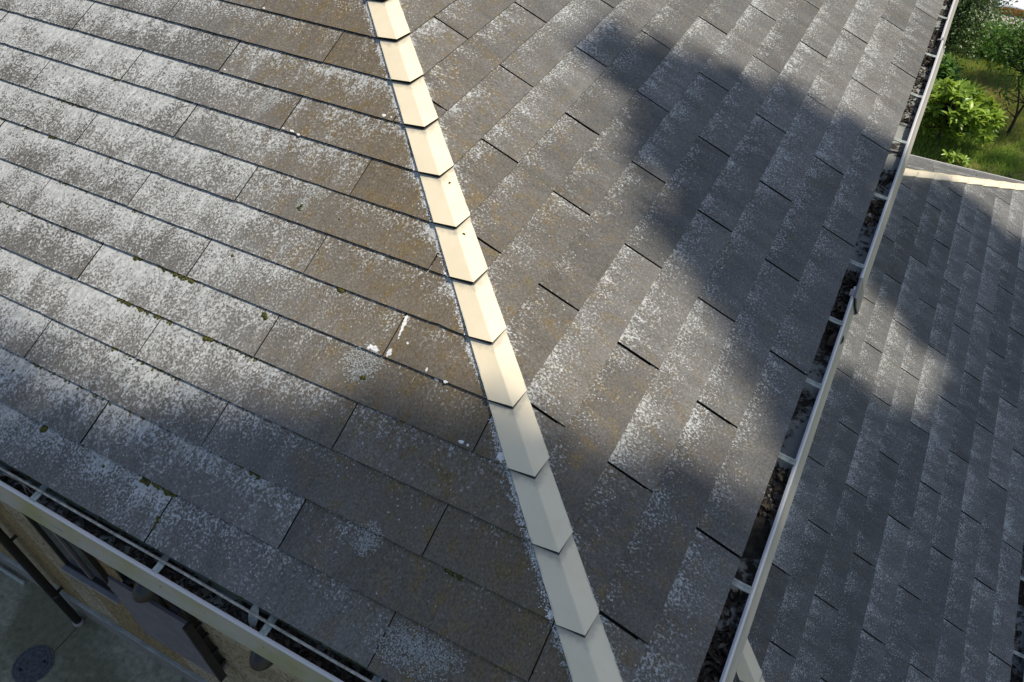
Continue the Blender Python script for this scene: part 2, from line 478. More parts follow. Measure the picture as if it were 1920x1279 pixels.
def slate_geo(S, k, a0, a1, gap, cuts, lift0=0.0):
    """returns verts, faces, spos, sinfo for one slate or None"""
    t0 = k*E + rnd.uniform(-0.0014, 0.0014)
    skew = rnd.uniform(-0.0012, 0.0012)
    g0, g1 = gap*rnd.uniform(0.35, 0.65), gap*rnd.uniform(0.35, 0.65)
    poly = [(a0+g0, t0), (a1-g1, t0), (a1-g1, t0+E+0.03), (a0+g0, t0+E+0.03)]
    for c in cuts: 
        poly = clip(poly, *c)
        if len(poly) < 3: return None
    ar = 0.5*abs(sum(p[0]*q[1]-q[0]*p[1] for p, q in zip(poly, poly[1:]+poly[:1])))
    if ar < 0.0015: return None
    # worn butt edge and corners
    pts = []
    for i in range(len(poly)):
        p, q = poly[i], poly[(i+1) % len(poly)]
        pts.append([p[0], p[1], 0])
        if abs(p[1]-t0) < 1e-6 and abs(q[1]-t0) < 1e-6:
            ns = max(2, int(abs(q[0]-p[0])/0.035))
            for j in range(1, ns): pts.append([p[0]+(q[0]-p[0])*j/ns, p[1], 1])
    lift = rnd.uniform(-0.0004, 0.0018) + lift0
    tw = rnd.uniform(-0.0012, 0.0012)
    ph = rnd.uniform(0, 100)
    rv = rnd.random()
    am = 0.5*(a0+a1)
    top, bot, spos, sinfo = [], [], [], []
    for a, t, e in pts:
        v01 = (t-t0)/E
        dn = (lift + tw*(a-am)/0.46) * max(0, 1-v01)
        jt = 0
        if abs(v01) < 1e-6:
            jt = 0.0013*noise.noise(Vector((a*23, ph, 0))) + 0.0007*noise.noise(Vector((a*90, ph, 3))) + skew*(a-am)/0.46
            if e and rnd.random() < 0.035: jt += rnd.uniform(0.001, 0.004)
        nt = -T*v01 + dn
        top.append(S.P(a, t+jt, nt)); bot.append(S.P(a, t+jt, nt-T))
        hd = max(0.0, a - t*S.cp)
        spos.append((a + S.id*31.7 + rv*0.0, t + S.id*17.3, S.id*9.1 + rv*2.0)); sinfo.append((max(0, min(1, v01)), hd, rv))
    n = len(pts)
    verts = top + bot
    faces = [tuple(range(n)), tuple(range(2*n-1, n-1, -1))]
    for i in range(n):
        j = (i+1) % n
        faces.append((i, n+i, n+j, j))
    return verts, faces, spos+spos, sinfo+sinfo

def flip_if(S, faces, verts):
    a, b, c = verts[faces[0][0]], verts[faces[0][1]], verts[faces[0][2]]
    if (b-a).cross(c-a).dot(S.n) < 0: return [tuple(reversed(f)) for f in faces]
    return faces

def attrs(me, spos, sinfo):
    for nm, dat in (('spos', spos), ('sinfo', sinfo)):
        at = me.attributes.new(nm, 'FLOAT_VECTOR', 'POINT')
        at.data.foreach_set('vector', np.array(dat, dtype=np.float32).ravel())

def lay_slates(S, parent, mat, kmax, joints, w, gap, cuts, amax, single=lambda a, k: True, lift0=0.0, dark_butt=False):
    rest = [[], [], [], []]
    for k in range(kmax):
        j0 = joints(k)
        first = j0 - w*math.ceil((j0 - k*E*S.cp)/w + 0.0001)
        a = first
        while a < amax:
            g = slate_geo(S, k, a, a+w, gap, cuts, lift0)
            if g:
                verts, faces, sp, si = g
                faces = flip_if(S, faces, verts)
                if single(a, k):
                    o = mesh_obj('slate', verts, faces, mat, parent)
                    attrs(o.data, sp, si)
                    o.data.materials.append(M['edge'])
                    nv = len(verts)//2
                    for fi in range(2, len(faces)):
                        v0, v1 = si[fi-2][0], si[(fi-1) % nv][0]
                        butt = v0 < 1e-4 and v1 < 1e-4
                        if dark_butt or not butt: o.data.polygons[fi].material_index = 1
                else:
                    off = len(rest[0]); rest[0] += verts; rest[1] += [tuple(i+off for i in f) for f in faces]
                    rest[2] += sp; rest[3] += si
            a += w
    if rest[0]:
        o = mesh_obj('far_slates', rest[0], rest[1], mat, parent); attrs(o.data, rest[2], rest[3])
        o['kind'] = 'stuff'

WX = 12.0                         # eave length of the front slope
def deck(name, S, pts, mat, parent):
    top = [S.P(a, t, -2.35*T) for a, t in pts]; bot = [S.P(a, t, -2.35*T-0.05) for a, t in pts]
    n = len(pts)
    f = [tuple(range(n)), tuple(range(2*n-1, n-1, -1))] + [(i, n+i, n+(i+1) % n, (i+1) % n) for i in range(n)]
    f = flip_if(S, f, top+bot)
    return mesh_obj(name, top+bot, f, mat, parent)

TMAX = (DEPTH/2)/math.cos(PU)
cpU = math.cos(PU)
upper = deck('upper_roof', S_L, [(0.0, 0.004), (WX, 0.004), (WX-DEPTH/2, TMAX), (DEPTH/2, TMAX)], M['felt_grey'], house)
d2 = deck('roof_deck', S_R, [(0.0, 0.004), (DEPTH, 0.004), (DEPTH/2, TMAX)], M['felt'], upper)
S_B = Slope((0,DEPTH,0), (-1,0,0), (0,-1,0), PU, 5)
S_W = Slope((-WX,DEPTH,0), (0,-1,0), (1,0,0), PU, 6)
deck('roof_deck', S_B, [(0.0, 0.004), (WX, 0.004), (WX-DEPTH/2, TMAX), (DEPTH/2, TMAX)], M['felt_grey'], upper)
deck('roof_deck', S_W, [(0.0, 0.004), (DEPTH, 0.004), (DEPTH/2, TMAX)], M['felt_grey'], upper)

hipcut = lambda S: (-1.0, S.cp, -0.006)          # t*cp - a <= -0.006
farcut = lambda S, W: (1.0, S.cp, W-0.006)
lay_slates(S_L, upper, M['slate_L'], 26, lambda k: 0.892 if k % 2 == 0 else 0.4295, 0.9235, 0.0052,
           [hipcut(S_L), farcut(S_L, WX)], WX, lambda a, k: a < 5.6 and k < 21, 0.0012, True)
lay_slates(S_R, upper, M['slate_R'], 26, lambda k: (0.883 if k % 2 == 0 else 0.426) + 0.0035*k, 0.917, 0.0105,
           [hipcut(S_R), farcut(S_R, DEPTH)], DEPTH, lambda a, k: k < 22)

lower = deck('lower_roof', S_LR, [(0.0, 0.004), (DEPTH, 0.004), (DEPTH-2.33, 2.33/S_LR.cp), (2.33, 2.33/S_LR.cp)], M['felt'], house)
deck('roof_deck', S_LB, [(0.0, 0.004), (2.33, 0.004), (2.33, 2.33/S_LR.cp)], M['felt'], lower)
deck('roof_deck', S_LF, [(0.0, 0.004), (2.33, 0.004), (2.33, 2.33/S_LR.cp)], M['felt'], lower)
lay_slates(S_LR, lower, M['slate_low'], 14, lambda k: 5.4622-0.917*5 + (0.4585 if k % 2 else 0), 0.917, 0.0105,
           [hipcut(S_LR), farcut(S_LR, DEPTH)], DEPTH)
lay_slates(S_LB, lower, M['slate_low'], 14, lambda k: 0.4 if k % 2 else 0.86, 0.917, 0.006, [hipcut(S_LB), (1.0, 0.0, 2.33)], 2.33)
lay_slates(S_LF, lower, M['slate_low'], 14, lambda k: 0.4 if k % 2 else 0.86, 0.917, 0.006, [hipcut(S_LF), (1.0, 0.0, 2.33)], 2.33)

# hip caps: one folded metal piece per course
def hip_cap(S1, S2, k, parent, W=0.092, flip2=None):
    t0 = k*E - 0.004 + rnd.uniform(-0.002, 0.002); t1 = (k+1)*E + 0.03
    w = W + rnd.uniform(-0.003, 0.003)
    rows = 5
    bm = bmesh.new()
    grid = []; info = []
    rv = rnd.random()
    for r in range(rows+1):
        f = r/rows; t = t0 + (t1-t0)*f
        n = 0.0150*(1-f) + 0.0005
        row = []; fo = []
        def pt(S, a): 
            aa = a if S is not S_B else a
            return S.P(t*S.cp + aa, t, n)
        left = pt(S1, w); right = pt(S2, w)
        apex = S1.P(t*S1.cp, t, 0) + Vector((0, 0, n/S1.cp + 0.004))
        ls = S1.P(t*S1.cp + w + 0.0015, t, -T*0.9); rs = S2.P(t*S2.cp + w + 0.0015, t, -T*0.9)
        lm = left.lerp(apex, 0.5); rm_ = right.lerp(apex, 0.5)
        for p, a01 in ((ls, 1), (left, 1), (lm, 0.5), (left.lerp(apex, 0.97), 0.04), (apex - Vector((0,0,0.0006)), 0), (right.lerp(apex, 0.97), 0.04), (rm_, 0.5), (right, 1), (rs, 1)):
            row.append(bm.verts.new(p)); fo.append((f*(t1-t0)/(E+0.004), a01, rv))
        grid.append(row); info.append(fo)
    for r in range(rows):
        for c in range(len(grid[0])-1):
            if r == 0 and c in (0, len(grid[0])-2): pass
            bm.faces.new((grid[r][c], grid[r][c+1], grid[r+1][c+1], grid[r+1][c]))
    bmesh.ops.recalc_face_normals(bm, faces=bm.faces)
    up = sum((fc.normal.z for fc in bm.faces))
    if up < 0: bmesh.ops.reverse_faces(bm, faces=bm.faces)
    me = bpy.data.meshes.new('hip_cap')
    bm.to_mesh(me); bm.free()
    me.materials.append(M['cap'])
    attrs(me, [(0, 0, 0)]*len(me.vertices), [i for fo in info for i in fo])
    for p in me.polygons: p.use_smooth = False
    o = bpy.data.objects.new('hip_cap', me)
    link(o, parent)
    md = o.modifiers.new('sheet', 'SOLIDIFY'); md.thickness = 0.0030; md.offset = -1
    me.materials.append(M['edge']); md.material_offset = 1; md.material_offset_rim = 1  # underside and rim coloured black for the shade in the gap
    return o
for k in range(0, 25): hip_cap(S_L, S_R, k, upper)
S_LBm = Slope((LX,DEPTH,LZ), (0,-1,0), (-1,0,0), PL, 2)      # lower east slope measured from its far corner
for k in range(0, 13): hip_cap(S_LBm, S_LB, k, lower, 0.095)
for k in range(0, 13): hip_cap(S_LF, S_LR, k, lower, 0.095)
# ridge and far hips of the upper roof, out of view
def ridge_bar(p0, p1):
    p0, p1 = Vector(p0), Vector(p1)
    d = (p1-p0).normalized(); side = d.cross(Vector((0,0,1))).normalized()
    bm = bmesh.new(); rings = []
    for p in (p0, p1):
        rings.append([bm.verts.new(p + side*x + Vector((0,0,z))) for x, z in ((-0.09,-0.02),(-0.088,-0.005),(0,0.03),(0.088,-0.005),(0.09,-0.02))])
    for i in range(4): bm.faces.new((rings[0][i], rings[0][i+1], rings[1][i+1], rings[1][i]))
    bm_obj('ridge_cap', bm, M['cap'], upper)
RZ = TMAX*math.sin(PU)
ridge_bar((-DEPTH/2, DEPTH/2, RZ), (-WX+DEPTH/2, DEPTH/2, RZ))
ridge_bar((0, DEPTH, 0), (-DEPTH/2, DEPTH/2, RZ))

# ------------------------------------------------------------------ walls, foundation, soffits
YW = 0.55; XW = -0.5
bw = DEPTH - YW
bm = bmesh.new()
add_box(bm, (-WX+0.55, YW+0.02, GROUND+0.44), (XW, bw, -0.16))
wall = bm_obj('wall', bm, M['siding'], house)
# siding boards on the front wall, standing upright
x = XW
while x > -9.2:
    box_obj('siding_board', (x-0.4525, YW-0.001, GROUND+0.455), (x-0.0025, YW+0.019, -0.165), M['siding'], wall, 0.003)
    x -= 0.455
box_obj('foundation', (-WX+0.57, YW-0.012, GROUND-0.1), (XW-0.02, bw-0.02, GROUND+0.435), M['foundation'], house)
box_obj('drip_flashing', (-WX+0.5, YW-0.032, GROUND+0.425), (XW-0.0, YW+0.012, GROUND+0.446), M['flash'], house, 0.003)
box_obj('lower_wall', (XW+0.003, 0.56, GROUND+0.3), (LX-0.5, bw-0.01, LZ-0.06), M['siding'], house)
box_obj('foundation', (XW-0.03, 0.575, GROUND-0.1), (LX-0.515, bw-0.025, GROUND+0.296), M['foundation'], house)
box_obj('soffit', (-WX+0.05, 0.035, -0.165), (-0.05, YW+0.03, -0.155), M['siding'], house)
box_obj('fascia', (-WX+0.02, 0.022, -0.165), (-0.03, 0.034, -0.035), M['flash'], house)
box_obj('fascia', (-0.034, 0.025, -0.165), (-0.022, DEPTH-0.03, -0.035), M['flash'], house)
box_obj('soffit', (XW-0.03, 0.6, -0.1655), (-0.052, DEPTH-0.05, -0.1555), M['siding'], house)
box_obj('fascia', (LX-0.034, 0.025, LZ-0.165), (LX-0.022, DEPTH-0.03, LZ-0.035), M['flash'], house)
box_obj('soffit', (XW+0.05, 0.05, LZ-0.1655), (LX-0.052, DEPTH-0.05, LZ-0.1555), M['siding'], house)
box_obj('fascia', (XW, DEPTH-0.034, LZ-0.165), (LX-0.03, DEPTH-0.022, LZ-0.035), M['flash'], house)

# ------------------------------------------------------------------ gutters
def gutter(name, base, along, out, length0, length1, mat, z_lip=-0.047, lip=0.06, inner=-0.018, parent=house, slant=0.030, depth=0.085, mitre0=False, mitre1=False):
    """trough hung under an eave; 'out' points away from the wall"""
    B = Vector(base); A = Vector(along); O = Vector(out); Z = Vector((0,0,1))
    prof = [(inner, -0.035), (inner, z_lip-depth-0.004), (lip+slant-0.012, z_lip-depth-0.004), (lip+slant, z_lip-depth+0.008), (lip+slant*0.5, z_lip-depth*0.52), (lip+0.006, z_lip-0.010),
            (lip+0.004, z_lip-0.002), (lip-0.002, z_lip+0.003), (lip-0.008, z_lip), (lip-0.0085, z_lip-0.007)]
    bm = bmesh.new(); rings = []
    n = max(2, int((length1-length0)/0.5))
    for i in range(n+1):
        l = length0 + (length1-length0)*i/n
        wv = 0.0022*math.sin(l*1.7+B.y) + 0.0012*math.sin(l*4.1)
        rings.append([bm.verts.new(B + A*(-o if (mitre0 and i == 0) else length1+o if (mitre1 and i == n) else l) + O*(o + wv) + Z*(z + wv*0.5)) for o, z in prof])
    for a, b in zip(rings, rings[1:]):
        for j in range(len(prof)-1):
            bm.faces.new((a[j], a[j+1], b[j+1], b[j]))
    bmesh.ops.recalc_face_normals(bm, faces=bm.faces)
    o = bm_obj(name, bm, mat, parent, smooth=False)
    md = o.modifiers.new('wall', 'SOLIDIFY'); md.thickness = 0.0025; md.offset = 0
    return o
LIPL, LIPR = 0.062, 0.078
g_L = gutter('front_gutter', (0,0,0), (-1,0,0), (0,-1,0), 0.0, WX, M['gutter_L'], -0.047, LIPL, mitre0=True)
g_R1 = gutter('side_gutter', (0,0,0), (0,1,0), (1,0,0), 0.0, 2.50, M['gutter_R'], -0.050, LIPR-0.008, mitre0=True)
g_R2 = gutter('side_gutter', (0,0,0), (0,1,0), (1,0,0), 2.503, 5.28, M['gutter_R'], -0.0475, LIPR+0.002)
g_R3 = gutter('side_gutter', (0,0,0), (0,1,0), (1,0,0), 5.283, DEPTH+0.1, M['gutter_R'], -0.050, LIPR-0.008)
g_P = gutter('porch_gutter', (LX,0,LZ), (0,1,0), (1,0,0), 0.0, DEPTH, M['gutter_R'], -0.05, 0.105, mitre0=True, mitre1=True)
g_PB = gutter('porch_gutter', (LX,DEPTH,LZ), (-1,0,0), (0,1,0), 0.0, 2.3, M['gutter_R'], -0.05, 0.105, mitre0=True)
g_PF = gutter('porch_gutter', (LX,0,LZ), (-1,0,0), (0,-1,0), 0.0, 2.3, M['gutter_R'], -0.05, 0.105, mitre0=True)

# sleeves over the gutter joints
def sleeve(l, ln, parent, lip):
    g = gutter('joint_sleeve', (0,0,0), (0,1,0), (1,0,0), l-ln/2, l+ln/2, M['sleeve'], -0.045, lip+0.004, -0.016, house, 0.033, 0.090)
    g.parent = parent; g.matrix_parent_inverse = Matrix()
    g.modifiers['wall'].thickness = 0.005
    box_obj('sleeve_tab', (lip-0.030, l-ln*0.42, -0.056), (lip-0.006, l-ln*0.1, -0.047), M['sleeve'], parent, 0.002)
sleeve(2.49, 0.15, g_R1, LIPR)
sleeve(5.30, 0.035, g_R3, LIPR-0.003)

def strap(base, along, out, l, lip, parent, zt=-0.040):
    B = Vector(base); A = Vector(along); O = Vector(out); Z = Vector((0,0,1))
    bm = bmesh.new()
    wd = 0.0135
    secs = [(-0.03, zt+0.004), (0.0, zt+0.004), (lip*0.55, zt-0.003), (lip-0.006, zt-0.004), (lip-0.003, zt-0.012)]
    prev = None
    for o, z in secs:
        r = [bm.verts.new(B + A*(l+s) + O*o + Z*(z+dz)) for s, dz in ((-wd, -0.002), (-wd, 0.0025), (-wd*0.35, 0.0025), (-wd*0.2, 0.0005), (wd*0.2, 0.0005), (wd*0.35, 0.0025), (wd, 0.0025), (wd, -0.002))]
        if prev:
            for j in range(8): bm.faces.new((prev[j], prev[(j+1) % 8], r[(j+1) % 8], r[j]))
        else: bm.faces.new(r)
        prev = r
    bm.faces.new(prev[::-1])
    bmesh.ops.recalc_face_normals(bm, faces=bm.faces)
    return bm_obj('strap', bm, M['strap'], parent)
for x in (0.45, 0.86, 1.267, 1.734, 2.342, 2.95, 3.55, 4.15, 4.75, 5.4, 6.0): strap((0,0,0), (-1,0,0), (0,-1,0), x, LIPL, g_L, -0.040)
for y in (0.26, 0.812, 1.389, 1.811, 2.22): strap((0,0,0), (0,1,0), (1,0,0), y, LIPR-0.008, g_R1)
for y in (2.653, 3.258, 3.853, 4.425, 5.009): strap((0,0,0), (0,1,0), (1,0,0), y, LIPR, g_R2)
for y in (5.639, 6.25, 6.85, 7.45, 8.05): strap((0,0,0), (0,1,0), (1,0,0), y, LIPR-0.008, g_R3)
for y in np.arange(0.5, 8.6, 0.6): strap((LX,0,LZ), (0,1,0), (1,0,0), float(y)-0.05, 0.105, g_P)

# silt on the gutter floors
def silt(base, along, out, l0, l1, lip, z0, name='silt_bed', parent=None, hf=1.0):
    B = Vector(base); A = Vector(along); O = Vector(out)
    bm = bmesh.new(); n = int((l1-l0)/0.03); m = 6
    grid = []
    for i in range(n+1):
        l = l0+(l1-l0)*i/n; row = []
        for j in range(m+1):
            o = -0.0165 + (lip+0.020+0.0165)*j/m
            z = z0 + hf*(0.016*(noise.noise(Vector((l*3, o*10, B.z)))+0.35) + 0.008*noise.noise(Vector((l*14, o*40, 1))))
            row.append(bm.verts.new(B + A*l + O*o + Vector((0,0,z))))
        grid.append(row)
    for a, b in zip(grid, grid[1:]):
        for j in range(m): bm.faces.new((a[j], a[j+1], b[j+1], b[j]))
    bmesh.ops.recalc_face_normals(bm, faces=bm.faces)
    if sum(f.normal.z for f in bm.faces) < 0: bmesh.ops.reverse_faces(bm, faces=bm.faces)
    return bm_obj(name, bm, M['silt'], parent, smooth=True)
silt((0,0,0), (-1,0,0), (0,-1,0), 0.0, 7.0, LIPL, -0.112, parent=g_L)
silt((0,0,0), (0,1,0), (1,0,0), 0.0, 2.5, LIPR-0.012, -0.118, parent=g_R1)
silt((0,0,0), (0,1,0), (1,0,0), 2.5, 5.28, LIPR-0.002, -0.116, parent=g_R2)
silt((0,0,0), (0,1,0), (1,0,0), 5.28, DEPTH, LIPR-0.012, -0.118, parent=g_R3)
silt((LX,0,LZ), (0,1,0), (1,0,0), 0.5, 8.2, 0.1, -0.118, parent=g_P)

# leaf builder ------------------------------------------------------
def leaves_mesh(name, centers, normals, dirs, L, W, mat, parent=None, fold=0.25, curl=0.0):
    """one folded six-point leaf per entry"""
    c = np.asarray(centers); d = np.asarray(dirs); nn = np.asarray(normals)
    d = d/np.linalg.norm(d, axis=1, keepdims=True)
    nn = nn - (nn*d).sum(1, keepdims=True)*d
    nn = nn/np.maximum(np.linalg.norm(nn, axis=1, keepdims=True), 1e-6)
    s = np.cross(d, nn)
    L = np.broadcast_to(np.asarray(L, dtype=float), (len(c),))[:, None]; W = np.broadcast_to(np.asarray(W, dtype=float), (len(c),))[:, None]
    p0 = c - d*L*0.5
    mid1 = c - d*L*0.08
    mid2 = c + d*L*0.22 - nn*L*curl*0.4
    tip = c + d*L*0.5 - nn*L*curl
    lf = mid1 + s*W*0.5 + nn*W*fold; rt = mid1 - s*W*0.5 + nn*W*fold
    l2 = mid2 + s*W*0.36 + nn*W*fold*0.7; r2 = mid2 - s*W*0.36 + nn*W*fold*0.7
    V = np.stack([p0, mid1, mid2, tip, lf, rt, l2, r2], 1).reshape(-1, 3)
    base = (np.arange(len(c))*8)[:, None]
    quads = np.concatenate([base+np.array([[1, 2, 6, 4]]), base+np.array([[1, 5, 7, 2]])], 0)
    tris = np.concatenate([base+np.array([[0, 1, 4]]), base+np.array([[0, 5, 1]]), base+np.array([[2, 3, 6]]), base+np.array([[2, 7, 3]])], 0)
    me = bpy.data.meshes.new(name)
    nq, nt = len(quads), len(tris)
    me.vertices.add(len(V)); me.vertices.foreach_set('co', V.astype(np.float32).ravel())
    me.loops.add(nq*4+nt*3)
    me.loops.foreach_set('vertex_index', np.concatenate([quads.ravel(), tris.ravel()]).astype(np.int32))
    me.polygons.add(nq+nt)
    ls = np.concatenate([np.arange(nq)*4, nq*4+np.arange(nt)*3]).astype(np.int32)
    me.polygons.foreach_set('loop_start', ls)
    me.update(calc_edges=True)
    me.validate()
    me.materials.append(mat)
    o = bpy.data.objects.new(name, me)
    return link(o, parent)

# dead leaves lying in the gutters
def litter(name, label, base, along, out, spans, lip, z0):
    B = np.array(base, float); A = np.array(along, float); O = np.array(out, float)
    P = []; Nn = []; D = []; Ls = []
    for l0, l1, cnt, h in spans:
        for _ in range(cnt):
            l = rng.uniform(l0, l1); o = rng.uniform(-0.01, lip+0.002)
            z = z0 + rng.uniform(0.005, h)
            P.append(B + A*l + O*o + np.array([0, 0, z]))
            a = rng.uniform(0, 6.28); D.append([math.cos(a), math.sin(a), rng.normal(0, 0.25)])
            Nn.append([rng.normal(0, 0.6), rng.normal(0, 0.6), 1]); Ls.append(rng.uniform(0.018, 0.05))
    Ls = np.array(Ls)
    o = leaves_mesh(name, P, Nn, D, Ls, Ls*0.36, M['litter'], None, 0.35, 0.3)
    return tag(o, label, 'leaves', None, 'stuff')
litter('dead_leaves', 'brown dead leaves lying in the mossy front gutter', (0,0,0), (-1,0,0), (0,-1,0),
       [(0.3, 1.3, 900, 0.035), (1.3, 2.0, 260, 0.026), (2.0, 3.2, 160, 0.02), (1.68, 1.9, 90, 0.03), (3.2, 6, 200, 0.02)], LIPL, -0.108)
litter('dead_leaves', 'dark dead leaves heaped in the side gutter under the slates', (0,0,0), (0,1,0), (1,0,0),
       [(0.05, 0.62, 620, 0.05), (0.62, 0.82, 60, 0.03), (1.15, 1.38, 110, 0.03), (2.3, 2.65, 130, 0.03), (2.1, 2.22, 40, 0.035), (3.0, 3.3, 60, 0.02), (3.4, 3.6, 30, 0.02), (4.2, 5.6, 260, 0.03), (5.6, 8, 150, 0.03)], LIPR-0.02, -0.112)
litter('dead_leaves', 'dead leaves in the porch roof gutter', (LX,0,LZ), (0,1,0), (1,0,0), [(2.0, 5.0, 500, 0.03)], 0.08, -0.112)

def surf(S, t):
    v = (t - math.floor(t/E)*E)/E
    return -T*v + (0.0022 if S is S_L else 0.0012)*(1-v)
# ------------------------------------------------------------------ moss, crusts and small litter on the slates
def on_L(a, t, n=0.0): return S_L.P(a, t, n)
def lumps(name, spots, mat, parent, sub=2):
    """spots: (point, radius, normal)"""
    bm = bmesh.new()
    for p, r, nrm in spots:
        q = nrm.to_track_quat('Z', 'Y').to_matrix().to_4x4()
        mt = Matrix.Translation(p) @ q @ Matrix.Diagonal((r*rnd.uniform(0.8, 1.3), r*rnd.uniform(0.8, 1.2), r*rnd.uniform(0.5, 0.8), 1))
        res = bmesh.ops.create_icosphere(bm, subdivisions=sub, radius=1.0, matrix=mt)
        for v in res['verts']:
            dv = v.co - p
            v.co = p + dv*(1 + 0.22*noise.noise(v.co*260))
    return bm_obj(name, bm, mat, parent, smooth=True)

moss_runs = [  # (slope-row a0,a1, course, count, radius) along the butt edges of the front slope
    (3.24, 3.28, 9, 1, .008), (3.42, 3.46, 8, 2, .007), (3.30, 3.40, 8, 6, .005), (3.66, 3.70, 7, 2, .006), (3.46, 3.52, 7, 3, .006), (3.33, 3.36, 7, 3, .008),
    (3.10, 3.14, 6, 3, .005), (2.66, 2.70, 6, 2, .006), (2.98, 3.02, 6, 2, .005), (2.53, 2.55, 5, 1, .014), (2.24, 2.36, 5, 9, .009), (2.38, 2.44, 5, 4, .006),
    (2.44, 2.50, 4, 5, .008), (2.22, 2.42, 4, 14, .006), (2.02, 2.06, 4, 3, .010), (1.62, 1.64, 6, 2, .009), (1.72, 2.0, 4, 14, .004),
    (2.05, 2.4, 3, 14, .005), (1.45, 1.5, 3, 3, .004), (1.80, 1.96, 1, 12, .009), (2.1, 2.7, 2, 10, .006), (1.55, 1.75, 2, 6, .005), (0.75, 0.79, 2, 2, .010), (2.9, 3.5, 5, 10, .005)]
sp = []
for a0, a1, k, cnt, r in moss_runs:
    for _ in range(cnt*4):
        sp.append((S_L.P(rnd.uniform(a0-0.006, a1+0.006), k*E - abs(rnd.gauss(0.0, 0.006)), -T*0.8), r*rnd.uniform(0.35, 1.05), S_L.n))
for _ in range(160):
    k = rnd.randint(1, 10)
    sp.append((S_L.P(rnd.uniform(1.2, 4.2), k*E - rnd.uniform(0, 0.003), -T*0.8), rnd.uniform(0.0022, 0.0055), S_L.n))
for _ in range(10): sp.append((S_L.P(1.817+rnd.uniform(-.006, .006), rnd.uniform(0.05, 0.09), -T*0.6), rnd.uniform(.005, .009), S_L.n))
mo = lumps('moss', sp, M['moss'], None)
tag(mo, 'olive moss tufts along the slate edges of the front slope', 'moss', None, 'stuff')
# moss hanging along the front eave
sp = []
for _ in range(170):
    a = rnd.uniform(0.7, 3.6)
    sp.append((Vector((-a, rnd.uniform(0.004, 0.016), rnd.uniform(-0.038, -0.016))), rnd.uniform(0.004, 0.010), Vector((0, -1, 0.3)).normalized()))
mo = lumps('moss', sp, M['moss'], None)
tag(mo, 'dark moss under the front eave above the gutter', 'moss', None, 'stuff')

def blob(name, S, a, t, ra, rt, mat, parent, seed, ang=0.0, th=0.0009):
    """thin irregular crust on a slate"""
    n = 40; top = []; bot = []
    nn = surf(S, t) + 0.0004
    for i in range(n):
        f = 2*math.pi*i/n
        r = 1 + 0.55*noise.noise(Vector((math.cos(f)*1.6, math.sin(f)*1.6, seed))) + 0.35*noise.noise(Vector((math.cos(f)*4.5, math.sin(f)*4.5, seed)))
        x, y = ra*r*math.cos(f), rt*r*math.sin(f)
        x, y = x*math.cos(ang)-y*math.sin(ang), x*math.sin(ang)+y*math.cos(ang)
        top.append(S.P(a+x*0.9, t+y*0.9, nn+th)); bot.append(S.P(a+x, t+y, nn-0.002))
    f = [tuple(range(n))] + [(i, n+i, n+(i+1) % n, (i+1) % n) for i in range(n)]
    f = flip_if(S, f, top+bot)
    return mesh_obj(name, top+bot, f, mat, parent)

def flakes(name, S, a, t, ra, rt, cnt, mat, parent):
    vs = []; fs = []
    for _ in range(cnt):
        rr = math.sqrt(rnd.random()); f = rnd.uniform(0, 6.283)
        if rnd.random() < max(0.0, rr-0.35)*1.25: continue
        aa, tt = a + ra*rr*math.cos(f), t + rt*rr*math.sin(f)
        nn = surf(S, tt) + 0.0003
        r = rnd.uniform(0.0009, 0.0028); m = 6
        b0 = len(vs); ph = rnd.uniform(0, 6)
        top = [S.P(aa + r*rnd.uniform(.6, 1.2)*math.cos(ph+6.283*i/m), tt + r*rnd.uniform(.6, 1.2)*math.sin(ph+6.283*i/m), nn+rnd.uniform(.0004, .0014)) for i in range(m)]
        bot = [S.P(aa + r*1.2*math.cos(ph+6.283*i/m), tt + r*1.2*math.sin(ph+6.283*i/m), nn-.0015) for i in range(m)]
        vs += top+bot
        ff = [tuple(range(b0, b0+m))] + [(b0+i, b0+m+i, b0+m+(i+1) % m, b0+(i+1) % m) for i in range(m)]
        if (top[1]-top[0]).cross(top[2]-top[0]).dot(S.n) < 0: ff = [tuple(reversed(q)) for q in ff]
        fs += ff
    o = mesh_obj(name, vs, fs, mat, parent)
    o['kind'] = 'stuff'
    return o

CAMX = CAM_POS
def pix(S, u, v, n=0.0):          # photo pixel -> (along, upslope) on a roof slope
    d = RIGHT*((u-960)/1491.93) + DOWN*((v-639.5)/1491.93) + FWD
    s = (S.n.dot(S.O) + n - S.n.dot(CAMX)) / S.n.dot(d)
    p = CAMX + d*s - S.O
    return p.dot(S.u), p.dot(S.v)

for (u, v, ra, rt, ang) in ((761, 594, .007, .009, .2), (759, 600, .006, .012, -.2), (757, 607, .008, .010, .1), (754, 613, .006, .012, -.1), (752, 620, .005, .009, .3), (749, 627, .004, .007, 0), (747, 634, .003, .004, 0), (703, 655, .020, .012, 0.3), (692, 652, .009, .006, 0), (730, 661, .009, .016, 0), (764, 643, .006, .004, 0),
        (800, 694, .005, .008, 0), (818, 711, .010, .005, 0), (835, 716, .008, .005, 0), (720, 217, .011, .007, 0), (734, 220, .003, .006, 0), (548, 246, .012, .005, 0), (560, 253, .010, .004, .2), (532, 241, .006, .004, 0),
        (672, 652, .012, .003, 0), (865, 829, .009, .007, 0), (877, 835, .004, .004, 0), (835, 513, .006, .004, 0), (495, 16, .007, .004, 0), (407, 14, .004, .003, 0), (422, 131, .007, .004, 0), (940, 857, .016, .012, .3), (1033, 1152, .012, .016, .3), (990, 1008, .008, .008, 0), (432, 480, .006, .006, 0)):
    a, t = pix(S_L, u, v)
    blob('crust_patch', S_L, a, t, ra, rt, M['crust'], upper, u*0.37, ang)
